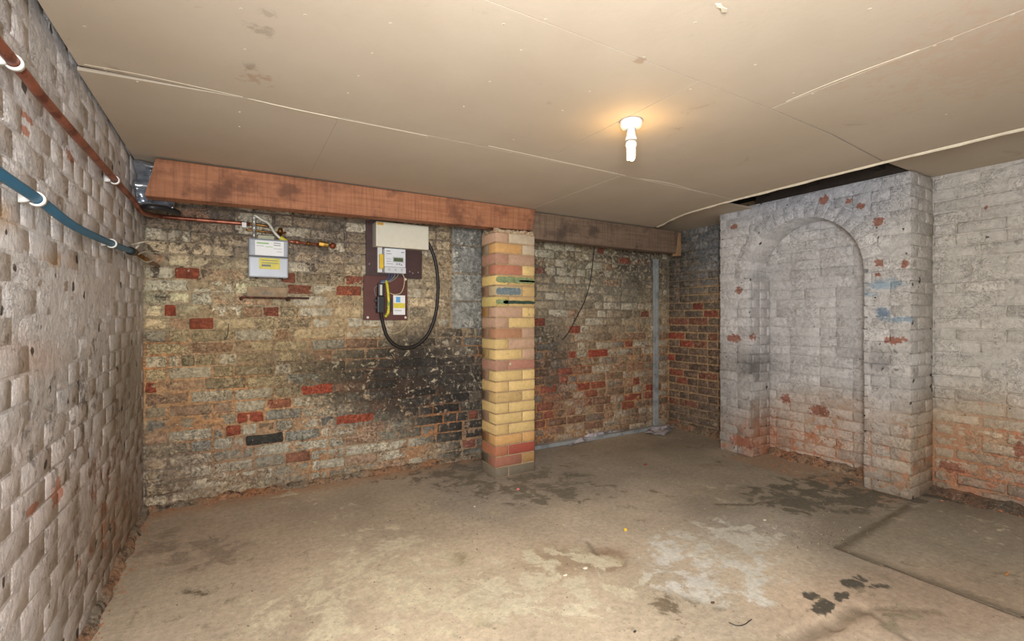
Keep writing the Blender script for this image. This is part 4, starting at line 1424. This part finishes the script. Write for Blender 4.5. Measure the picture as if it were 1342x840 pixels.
# inlet stub and union on the top left
tx = lo[0] + .145 * W_
M_CHR = plain('zinc_fitting', (196, 194, 186), .35, .6, .15, 30)
ztop = onp(333, 283, 1, 3.36).z
bm = bmesh.new()
cyl(bm, (tx, 3.36, hi[2] - .002), (tx, 3.36, hi[2] + .06), .008, n=14)
cyl(bm, (tx, 3.36, hi[2] + .055), (tx, 3.36, hi[2] + .09), .013, n=6)
cyl(bm, (tx, 3.36, hi[2] + .09), (tx, 3.36, ztop - .01), .010, n=14)
cyl(bm, (tx, 3.36, ztop - .018), (tx, 3.36, ztop - .004), .014, n=14)
bm_obj('inlet_pipe', bm, M_CHR, gm, -gm.location, True)
bm = bmesh.new()
cyl(bm, (lo[0] + .81 * W_, 3.36, hi[2] - .002), (lo[0] + .81 * W_, 3.36, hi[2] + .05), .010, n=14)
cyl(bm, (lo[0] + .81 * W_, 3.36, hi[2] + .02), (lo[0] + .81 * W_, 3.36, hi[2] + .035), .016, n=6)
cyl(bm, (lo[0] + .81 * W_, 3.36, hi[2] + .05), (lo[0] + .81 * W_, 3.36, hi[2] + .085), .019, .012, n=14)
bm_obj('outlet_union', bm, M_BRASS, gm, -gm.location, True)
# pale card behind the meter top
pbox('mounting_card', gm, plain('stained_card', (196, 192, 164), .7, var=.15), (lo[0] + .25 * W_, 3.395, hi[2] - .02), (lo[0] + .66 * W_, 3.40, hi[2] + .034), .001)
# thin pipe across the back of the meter top
bm = bmesh.new()
tube(bm, [onp(322, 301, 1, 3.40), onp(350, 304, 1, 3.40), onp(375, 305, 1, 3.40)], .006, 10)
tube(bm, [pe, pe + Vector((.06, 0, 0)), onp(352, 297, 1, 3.395)], .0085, 10)
bm_obj('bracket_rail', bm, M_BRASS, gm, -gm.location, True)
# flexible hose
hz = Vector((tx, 3.36, ztop - .014))
hose = empty('gas_hose', hz, 'pale braided flexible hose looping from gas meter to brass valve', 'hose')
ye = onp(371, 315, 1, 3.34)
bm = bmesh.new()
tube(bm, [hz, hz + Vector((.006, 0, .016)), onp(343, 288, 1, 3.355), onp(352, 293, 1, 3.345), onp(360, 305, 1, 3.33), onp(367, 312, 1, 3.33), ye], .0085, 12, 10)
bm_obj('hose_run', bm, plain('braided_hose', (214, 210, 196), .45, .2, .15, 90, .5), hose, -hose.location, True)
q0, q1 = onp(367, 311.5, 1, 3.33), onp(375, 317, 1, 3.335)
bm = bmesh.new(); cyl(bm, q0, q1, .016, n=12)
bm_obj('yellow_nut', bm, M_YEL, hose, -hose.location, False)
gv = empty('gas_valve', onp(400, 320, 1, 3.36), 'brass valve and pipe to the right of the gas meter', 'valve')
bm = bmesh.new()
P_ = [onp(x, y, 1, 3.35) for x, y in ((374, 316), (392, 317.5), (420, 321), (432, 322))]
cyl(bm, P_[0], P_[1], .009, n=12); cyl(bm, P_[1], P_[2], .009, n=12); cyl(bm, onp(386, 317, 1, 3.35), onp(393, 318, 1, 3.35), .014, n=6)
bm_obj('valve_pipe', bm, M_COP, gv, -gv.location, True)
bm = bmesh.new()
cyl(bm, onp(418, 319, 1, 3.35), onp(424, 320, 1, 3.35), .019, n=6); cyl(bm, onp(424, 320, 1, 3.35), onp(430, 321, 1, 3.35), .016, n=12)
bm_obj('valve_nut', bm, plain('bright_brass', (186, 146, 70), .35, .8, .2, 30), gv, -gv.location)
bm = bmesh.new()
res = bmesh.ops.create_icosphere(bm, subdivisions=2, radius=.022)
for v in res['verts']: v.co += onp(436, 322, 1, 3.35)
bm_obj('valve_cap', bm, plain('rusty_copper', (132, 66, 40), .5, .5, .3, 40), gv, -gv.location, True)
bm = bmesh.new()
cyl(bm, onp(404, 317, 1, 3.35), onp(404, 321, 1, 3.35), .016, n=12)
bm_obj('valve_body', bm, M_BRASS, gv, -gv.location, True)
bm = bmesh.new()
cyl(bm, P_[2], P_[2] + Vector((0, YB - 3.35, 0)), .008, n=10)
bm_obj('wall_spigot', bm, M_BRASS, gv, -gv.location, True)
# clip that holds the copper pipe by the meter
bm = bmesh.new()
k0, k1 = onp(317, 282, 1, YB - .02), onp(320, 296, 1, YB - .055)
add_box(bm, (k1.x - .013, YB - .062, k1.z - .01), (k1.x + .013, YB, k1.z + .022), .003)
bm_obj('pipe_clip', bm, M_CLIP, cop, -cop.location)

# shelf under the meter: a stub of timber on a rusty iron bar
zt = onp(350, 376, 1, 3.38).z; zb_ = onp(350, 389, 1, 3.38).z
xa, xb = onp(324, 380, 1, 3.36).x, onp(377, 380, 1, 3.36).x
sh = empty('meter_shelf', ((xa + xb) / 2, 3.38, zb_), 'rusty iron shelf bar with pale timber block below the gas meter', 'shelf')
pbox('timber_block', sh, plain('pale_block', (158, 134, 104), .8, var=.25, scale=30, rgb2=(118, 110, 98), thr=.62), (xa, 3.385, zb_), (xb, YB - .006, zt), .003)
M_RUST = plain('rusty_iron', (70, 46, 36), .8, .3, .4, 50, .5, rgb2=(110, 60, 40), thr=.6)
x2 = onp(406, 390, 1, 3.36).x; x1_ = onp(313, 392, 1, 3.36).x
bm = bmesh.new(); add_box(bm, (x1_ + .01, 3.345, zb_ - .011), (xb + .005, YB - .006, zb_ - .001), .002); add_box(bm, (xb - .01, 3.39, zb_ - .010), (x2, 3.405, zb_ + .004), .002)
bm_obj('iron_bar', bm, M_RUST, sh, -sh.location)
for xx in (x1_ + .012, xb + .004):
    bm = bmesh.new(); cyl(bm, (xx, 3.34, zb_ - .014), (xx, YB, zb_ - .014), .010, n=10)
    bm_obj('bracket_stub', bm, M_RUST, sh, -sh.location, True)

# ================================================================== ELECTRICITY
M_BOARD = plain('brown_board', (88, 44, 36), .55, var=.2, scale=14, rgb2=(60, 32, 28), thr=.6)
M_CREAM = plain('cream_box', (216, 210, 190), .45, var=.04)
M_DIRTYW = plain('meter_white', (214, 216, 220), .45, var=.05)
Yw = YB - .006
lo, hi = bx(480, 553, 293, 364, 3.415, Yw, 517)
b_up = empty('meter_board', ((lo[0] + hi[0]) / 2, 3.43, lo[2]), 'upper dark brown meter board fixed behind the cream fuse box', 'board')
pbox('panel', b_up, plain('dark_board', (64, 40, 38), .55, var=.25, scale=20), (lo[0], 3.417, lo[2]), (hi[0], Yw, hi[2]), .002)
lo2, hi2 = bx(477, 534, 362, 419.5, 3.395, 3.4165, 505)
b_lo = empty('meter_board', ((lo2[0] + hi2[0]) / 2, 3.42, lo2[2]), 'lower reddish brown meter board with four white screws', 'board')
pbox('panel', b_lo, M_BOARD, (lo2[0], 3.395, lo2[2]), (hi2[0], 3.4165, hi2[2]), .002)
slab = pbox('packing_batten', b_lo, M_BOARD, (lo2[0] + .03, 3.4165, lo2[2] + .02), (hi2[0] - .03, Yw, lo2[2] + .06), 0)
for (sx, sy) in ((482, 416), (531.5, 366), (531.5, 416)):
    q = onp(sx, sy, 1, 3.394)
    bm = bmesh.new(); lathe(bm, (q.x, 3.396, q.z), [(0, .009), (.003, .009), (.004, .006), (.002, .004), (.002, .001)], (0, -1, 0), 14)
    bm_obj('screw', bm, plain('screw_white', (216, 208, 190), .4), b_lo, -b_lo.location, True)
for (sx, sy) in ((537, 356), (548, 357), (484, 346), (541, 358)):
    q = onp(sx, sy, 1, 3.416)
    bm = bmesh.new(); lathe(bm, (q.x, 3.418, q.z), [(0, .004), (.003, .004), (.0035, .001)], (0, -1, 0), 10)
    bm_obj('screw', bm, plain('screw_pale', (180, 168, 160), .4), b_up, -b_up.location, True)
# fuse box
lo3, hi3 = bx(493, 562, 293, 325, 3.305, 3.416, 527)
fb = empty('fuse_box', ((lo3[0] + hi3[0]) / 2, 3.36, lo3[2]), 'long cream fuse box at the top of the meter boards', 'fuse box')
xr_ = hi3[0]
pbox('case', fb, plain('cream_case', (190, 186, 170), .5, var=.05), (lo3[0] + .002, 3.335, lo3[2] + .006), (hi3[0] - .002, 3.416, hi3[2] - .001), .004)
pbox('cover', fb, M_CREAM, (lo3[0], 3.305, lo3[2]), (hi3[0], 3.334, hi3[2]), .007)
q = onp(497, 294, 1, 3.304)
pbox('warning_label', fb, plain('amber_label', (206, 158, 60), .5, var=.15), (lo3[0] + .006, 3.3035, hi3[2] - .026), (lo3[0] + .05, 3.3055, hi3[2] - .007), 0)
# meter
lo4, hi4 = bx(504.5, 532, 325.5, 358, 3.345, 3.416, 518)
em = empty('electricity_meter', ((lo4[0] + hi4[0]) / 2, 3.38, lo4[2]), 'pale grey electricity meter with a small green display', 'meter')
pbox('case', em, M_DIRTYW, (lo4[0], 3.352, lo4[2] + .045), (hi4[0], 3.416, hi4[2]), .005)
pbox('terminal_cover', em, plain('terminal_cover', (200, 202, 204), .5), (lo4[0] - .001, 3.345, lo4[2]), (hi4[0] + .001, 3.416, lo4[2] + .044), .005)
W4, H4 = hi4[0] - lo4[0], hi4[2] - lo4[2]
def em_rect(nm, mt, u0, u1, v0, v1, y=3.3515, d=.002):
    pbox(nm, em, mt, (lo4[0] + u0 * W4, y - d, lo4[2] + v0 * H4), (lo4[0] + u1 * W4, y + .001, lo4[2] + v1 * H4), 0)
em_rect('bezel', plain('bezel_grey', (174, 178, 178), .4), .38, .90, .44, .66, 3.352, .003)
em_rect('display', plain('green_display', (74, 88, 60), .25), .42, .86, .48, .62, 3.3505, .003)
for (u0, u1, v0, v1) in ((.08, .26, .86, .90), (.08, .32, .76, .79), (.78, .92, .84, .88), (.08, .30, .56, .58), (.08, .30, .46, .48), (.55, .62, .34, .41), (.66, .73, .34, .41), (.77, .83, .31, .38), (.1, .4, .36, .38)):
    em_rect('print_line', plain('grey_print', (140, 142, 144), .5), u0, u1, v0, v1, 3.352, .0006)
for u in (.2, .5, .8):
    em_rect('terminal_screw', plain('terminal_screw', (170, 168, 160), .4), u - .04, u + .04, .10, .18, 3.3455, .001)
# white trunking at its left with a yellow tag
lo5, hi5 = bx(495, 501, 324, 357, 3.395, 3.416, 498)
tr = empty('cable_trunking', ((lo5[0] + hi5[0]) / 2, 3.40, lo5[2]), 'narrow white trunking with a yellow tag left of the electricity meter', 'trunking')
pbox('trunking', tr, M_WHITE, lo5, hi5, .002)
la, lb = bx(497.5, 505, 333, 352, 3.375, 3.394, 501)
pbox('yellow_tag', tr, plain('yellow_tag', (216, 180, 40), .5, var=.12), la, (min(lb[0], lo4[0] - .0015), lb[1], lb[2]), .004)
# service cut-out
la, lb = bx(495, 504.5, 388, 410, 3.33, 3.395, 500)
cut = empty('service_fuse', ((la[0] + lb[0]) / 2, 3.36, la[2]), 'black service fuse on the lower brown board', 'fuse')
pbox('fuse_body', cut, M_BLK, la, lb, .006)
lc, ld = bx(496, 504, 371, 388, 3.35, 3.395, 500)
pbox('fuse_top', cut, M_BLK, lc, ld, .005)
pbox('side_block', cut, M_BLK, (lb[0] + .034, 3.36, la[2] + .012), (lb[0] + .056, 3.395, lb[2] - .01), .004)
le, lf_ = bx(498, 501, 373, 387, 3.345, 3.352, 500)
pbox('pale_strip', cut, plain('pale_strip', (200, 198, 188), .5), le, lf_, .001)
for (za, zb__) in ((.25, .4), (.65, .8)):
    pbox('fixing_lug', cut, M_BLK, (la[0] - .012, 3.352, la[2] + (lb[2] - la[2]) * za), (la[0] + .004, 3.375, la[2] + (lb[2] - la[2]) * zb__), .003)
# earth block: green-yellow sleeved bundle
eb = empty('earth_cable', onp(508, 390, 1, 3.35), 'thick yellow and green sleeved earth cable beside the black fuse', 'cable')
bm = bmesh.new()
tube(bm, [onp(506, 368, 1, 3.365), onp(507.5, 375, 1, 3.35), onp(509, 388, 1, 3.345), onp(509, 400, 1, 3.345), onp(508.5, 410, 1, 3.355), onp(505, 415, 1, 3.37)], .0105, 10, 10)
bm_obj('sleeve', bm, plain('earth_yellow', (206, 194, 52), .5, var=.3, scale=70, rgb2=(110, 140, 50), thr=.56), eb, -eb.location, True)
# card label
la, lb = bx(515.5, 531, 387, 412.5, 3.385, 3.394, 523)
card = empty('label_card', ((la[0] + lb[0]) / 2, 3.39, la[2]), 'white card with a blue patch and yellow band on lower board', 'label')
pbox('card', card, M_PAPER, la, lb, .001)
Wc, Hc = lb[0] - la[0], lb[2] - la[2]
pbox('yellow_band', card, plain('card_yellow', (214, 196, 66), .5, var=.1), (la[0] + .02 * Wc, 3.3838, la[2] + .34 * Hc), (lb[0] - .02 * Wc, 3.3855, la[2] + .60 * Hc), 0)
pbox('blue_patch', card, plain('card_blue', (96, 160, 206), .5, var=.1), (la[0] + .22 * Wc, 3.3838, la[2] + .64 * Hc), (la[0] + .58 * Wc, 3.3855, la[2] + .92 * Hc), 0)
pbox('print_line', card, M_INK, (la[0] + .1 * Wc, 3.3838, la[2] + .2 * Hc), (la[0] + .7 * Wc, 3.3855, la[2] + .23 * Hc), 0)
# wires
def wire(name, pts, r, mat, label, cat='wire', group=None):
    P0 = [onp(x, y, 1, yy) for (x, y, yy) in pts]
    e = P0[0]
    bm = bmesh.new(); tube(bm, [p - e for p in P0], r, 8, 8)
    o = bm_obj(name, bm, mat, None, e, True)
    return tag(o, label, cat, group)
M_WB = plain('blue_wire', (72, 88, 118), .5); M_WG = plain('grey_wire_sheath', (126, 122, 116), .5); M_WC = plain('cream_wire', (196, 180, 138), .5)
wg = 'meter tails between electricity meter and fuse'
for i, (xo, mt) in enumerate(((0, M_WB), (3.5, M_WB), (7, M_WG), (11, M_WG))):
    wire('meter_tail', [(510 + xo, 357, 3.375), (510 + xo, 362, 3.365), (506 + xo * .5, 367 + i * .7, 3.36), (500 + i * .4, 368 + i * .9, 3.36), (498 + i, 374, 3.36)], .0045, mt,
         (('outer blue wire looping below the electricity meter', 'inner blue wire looping below the electricity meter', 'left grey wire looping below the electricity meter', 'right grey wire looping below the electricity meter')[i]), 'wire', wg)
wire('thin_wire', [(527, 358, 3.38), (530, 365, 3.38), (529, 376, 3.38), (525, 384, 3.38), (517, 386, 3.375), (511, 384, 3.37)], .0032, M_WC, 'cream wire curving from the electricity meter back to the earth cable')
wire('thin_wire', [(496, 373, 3.38), (491, 378, 3.385), (492, 386, 3.385), (495, 392, 3.37)], .0025, M_WG, 'thin grey wire curled left of the black fuse')
wire('thin_wire', [(500, 410, 3.36), (503, 420, 3.39), (508, 431, 3.41), (514, 434, 3.42)], .004, plain('pale_wire', (206, 190, 168), .5), 'pale wire beside the start of the thick black cable')
wire('thin_wire', [(508, 436, 3.43), (518, 437, 3.43), (529, 431, 3.43), (536, 419, 3.43), (536, 404, 3.43), (531, 392, 3.42)], .0022, M_WC, 'thin tan wire bowed across the wall right of the card')
wire('power_cable', [(499, 408, 3.345), (501, 420, 3.36), (507, 440, 3.37), (519, 453, 3.375), (535, 456, 3.375), (551, 449, 3.375), (564, 432, 3.375), (572, 405, 3.375), (574, 372, 3.375), (571, 345, 3.375), (565, 326, 3.37), (559, 315, 3.37)],
     .0125, plain('black_cable', (30, 24, 21), .5, var=.15), 'thick black power cable hanging in a loop below the fuse box', 'cable')
wire('thin_cable', [(780, 316, 3.42), (778, 330, 3.43), (776, 352, 3.43), (773, 372, 3.43), (766, 395, 3.43), (756, 415, 3.43), (746, 434, 3.43), (738, 445, 3.43)], .0042, M_BLK,
     'thin black cable dangling down the back wall right of the pier', 'cable')
wire('thin_cable', [(300, 424, 3.436), (299, 432, 3.435), (298, 440, 3.436), (294, 445, 3.437), (300, 412, 3.437)][:4], .002, M_BLK, 'short dark wire stuck to the left part of the back wall', 'wire')

# ================================================================== STEEL STUD AND FLOOR TRACK
def channel(name, p0, p1, w_, d_, wall_dir, label, lips=True):
    p0, p1 = Vector(p0), Vector(p1)
    t = (p1 - p0).normalized(); nrm = Vector(wall_dir); s = t.cross(nrm).normalized()
    prof = [(-w_ / 2, 0), (-w_ / 2, d_), (w_ / 2, d_), (w_ / 2, 0), (w_ / 2 - .002, 0), (w_ / 2 - .002, d_ - .002), (-w_ / 2 + .002, d_ - .002), (-w_ / 2 + .002, 0)]
    bm = bmesh.new(); rr_ = []
    for p in (p0, p1): rr_.append([bm.verts.new(p + s * a + nrm * b - p0) for a, b in prof])
    for k in range(8): bm.faces.new((rr_[0][k], rr_[0][(k + 1) % 8], rr_[1][(k + 1) % 8], rr_[1][k]))
    for r_ in rr_:
        bm.faces.new([r_[i] for i in (0, 1, 6, 7)]); bm.faces.new([r_[i] for i in (1, 2, 5, 6)]); bm.faces.new([r_[i] for i in (2, 3, 4, 5)])
    return tag(bm_obj(name, bm, M_STEEL, None, p0), label, 'metal stud')
sx_ = onp(861, 551, 1, 3.40).x
st = channel('metal_stud', (sx_, YB - .010, .012), (sx_, YB - .010, 1.722), .050, .032, (0, -1, 0), 'upright galvanised steel stud in the far corner under the dark beam')
bm = bmesh.new()
add_box(bm, (-.004, -.0325, .05), (.004, -.036, 1.70), .001)
bm_obj('stud_rib', bm, M_STEEL, st)
# knock-outs down the stud
ft = channel('floor_track', (1.93, YB - .055, .0), (3.70, YB - .055, .0), .055, .030, (0, 0, 1), 'galvanised steel track lying along the foot of the back wall')
ft['category'] = 'metal track'
# torn plastic or foil scraps on the track
M_LIL = plain('pale_sheet', (196, 186, 188), .45, .15, .2, 30, rgb2=(120, 112, 108), thr=.56)
def scrap_sheet(name, poly_px, label, seed, hh=.02):
    pts = [FP(x, y) for x, y in poly_px]
    for q in pts: q.y = min(q.y, YB - .02)
    c = sum(pts, Vector()) / len(pts)
    rr_ = random.Random(seed)
    bm = bmesh.new()
    outer = []
    n = len(pts)
    for i in range(n):
        for s in range(4):
            q = pts[i].lerp(pts[(i + 1) % n], s / 4) - c
            outer.append(q * rr_.uniform(.86, 1.08))
    rings = []
    for f_ in (1, .66, .33):
        rings.append([bm.verts.new((q.x * f_, q.y * f_, .006 + hh * rr_.uniform(0, 1) * (1.1 - f_ * .6))) for q in outer])
    cv = bm.verts.new((0, 0, hh))
    m_ = len(outer)
    for a, b in zip(rings, rings[1:]):
        for k in range(m_): bm.faces.new((a[k], a[(k + 1) % m_], b[(k + 1) % m_], b[k]))
    for k in range(m_): bm.faces.new((rings[-1][k], rings[-1][(k + 1) % m_], cv))
    geo_ = bmesh.ops.extrude_face_region(bm, geom=bm.faces[:])
    for v in geo_['geom']:
        if isinstance(v, bmesh.types.BMVert): v.co.z -= .003
    return tag(bm_obj(name, bm, M_LIL, None, c), label, 'sheet scrap')
scrap_sheet('plastic_scrap', [(842, 562), (862, 553), (886, 562), (870, 572), (846, 570)], 'pale crumpled sheet scrap on the floor at the foot of the steel stud', 3, .04)
scrap_sheet('plastic_scrap', [(742, 576), (770, 569), (804, 562), (806, 570), (774, 578), (744, 585)], 'long torn pale sheet along the steel floor track', 5, .055)

# ================================================================== SMALL LITTER
def chip(name, px, py, sx, sy, sz, col, label, cat='debris', seed=0, group=None, rot=0):
    p = FP(px, py)
    rr_ = random.Random(seed + int(px))
    bm = bmesh.new()
    bmesh.ops.create_icosphere(bm, subdivisions=2, radius=1)
    for v in bm.verts:
        k = rr_.uniform(.8, 1.15)
        v.co = Vector((v.co.x * sx * k, v.co.y * sy * k, max(-.6, v.co.z) * sz * k))
    zz = .005 * N((p.x, p.y, 0), 1.7)
    o = bm_obj(name, bm, plain(name + '_surface', col, .75, var=.2, scale=60), None, (p.x, p.y, zz + sz * .4), False)
    o.rotation_euler.z = rot
    return tag(o, label, cat, group)
chip('pink_scrap', 679, 641, .011, .009, .008, (222, 128, 122), 'small pink and white scrap on the floor in front of the pier', 'scrap')
chip('yellow_scrap', 820, 695, .009, .008, .009, (226, 186, 50), 'tiny bright yellow scrap on the middle of the floor', 'scrap')
chip('white_chip', 767, 745, .012, .009, .004, (226, 214, 190), 'larger white chip left of the brown stain in mid floor', 'chip')
chip('white_chip', 741, 754, .012, .005, .003, (228, 216, 192), 'thin white chip on the floor nearer the camera than the larger white chip', 'chip')
chip('white_chip', 622, 664, .006, .005, .003, (222, 214, 198), 'tiny white chip on the floor in front left of the pier', 'chip')
chip('red_chip', 846, 609, .022, .007, .006, (150, 62, 48), 'flat red brick chip on the floor between pier and chimney breast', 'chip')
chip('white_chip', 1002, 682, .012, .007, .004, (220, 206, 178), 'pale chip on the dark floor in front of the arched recess', 'chip')
chip('brown_chip', 934, 790, .010, .007, .004, (96, 70, 50), 'dark brown chip on the floor below the pale patch', 'chip')
chip('black_chip', 832, 828, .006, .004, .004, (44, 40, 38), 'black chip on the floor near the bottom edge', 'chip')
chip('orange_chip', 1320, 752, .026, .006, .005, (196, 136, 84), 'long tan chip on the slab at the right edge', 'chip')
# bent bit of wire lower right
p = FP(970, 818)
bm = bmesh.new()
q = [FP(955, 817) - p, FP(965, 821) - p, FP(975, 820) - p, FP(985, 813) - p]
tube(bm, [v + Vector((0, 0, .004)) for v in q], .0016, 8, 8)
tag(bm_obj('wire_offcut', bm, M_BLK, None, p, True), 'bent black wire offcut on the floor near the bottom', 'wire')
# gravel and dust nobody could count
rr = random.Random(21)
bm = bmesh.new()
def pebble(x, y, r, z0=0):
    res = bmesh.ops.create_icosphere(bm, subdivisions=1, radius=r)
    k = [rr.uniform(.7, 1.3) for _ in range(3)]
    for v in res['verts']: v.co = Vector((x + v.co.x * k[0], y + v.co.y * k[1], z0 + .002 + v.co.z * k[2] * .6))
for i in range(150):
    pebble(rr.uniform(-.3, 2.6), rr.uniform(1.3, 3.2), rr.uniform(.0012, .0032))
for i in range(70):
    v = FP(rr.gauss(1075, 26), rr.gauss(706, 9)); pebble(v.x, v.y, rr.uniform(.0015, .004))
for i in range(90):
    v = FP(rr.gauss(600, 60), rr.gauss(670, 26)); pebble(v.x, v.y, rr.uniform(.0015, .0035))
tag(bm_obj('grit', bm, plain('dark_grit', (92, 80, 64), .9, var=.4, scale=20), None, (0, 0, 0)), 'dark grit and small pebbles strewn over the floor', 'grit', kind='stuff')
bm = bmesh.new()
for i in range(90):
    pebble(rr.uniform(-.3, 3.2), rr.uniform(1.3, 3.0), rr.uniform(.001, .0028))
for i in range(40):
    v = FP(rr.gauss(1060, 34), rr.gauss(700, 14)); pebble(v.x, v.y, rr.uniform(.001, .003))
tag(bm_obj('plaster_crumbs', bm, plain('pale_grit', (218, 204, 176), .9, var=.2, scale=20), None, (0, 0, 0)), 'pale plaster crumbs strewn over the floor', 'grit', kind='stuff')
# brick crumbs along the wall feet
bm = bmesh.new()
for i in range(260):
    pebble(rr.uniform(XL + .03, 1.9), YB - abs(rr.gauss(0, .05)) - .02, rr.uniform(.002, .006))
for i in range(140):
    pebble(XL + .02 + abs(rr.gauss(0, .03)), rr.uniform(1.2, YB), rr.uniform(.002, .006))
for i in range(90):
    pebble(XR - .03 - abs(rr.gauss(0, .05)), rr.uniform(.4, 1.2), rr.uniform(.003, .007))
for i in range(120):
    pebble(rr.uniform(XB - .15, NX - .02), rr.uniform(1.55, 2.25), rr.uniform(.002, .006))
tag(bm_obj('brick_crumbs', bm, plain('brick_dust', (176, 118, 82), .9, var=.3, scale=20), None, (0, 0, 0)), 'orange brick crumbs along the feet of the walls', 'grit', kind='stuff')

# sub-parts
def sub(parent, part, names):
    p = next(c for c in parent.children if c.name.split('.')[0] == part)
    for c in list(parent.children):
        if c.name.split('.')[0] in names and c is not p:
            c.parent = p; c.location = (0, 0, 0)
sub(fb, 'cover', ('warning_label',))
sub(em, 'terminal_cover', ('terminal_screw',))
sub(em, 'bezel', ('display',))
sub(em, 'case', ('print_line', ))
sub(card, 'card', ('print_line', 'blue_patch', 'yellow_band'))
sub(gm, 'index_panel', ('print_line',))
sub(tr, 'trunking', ('yellow_tag',))
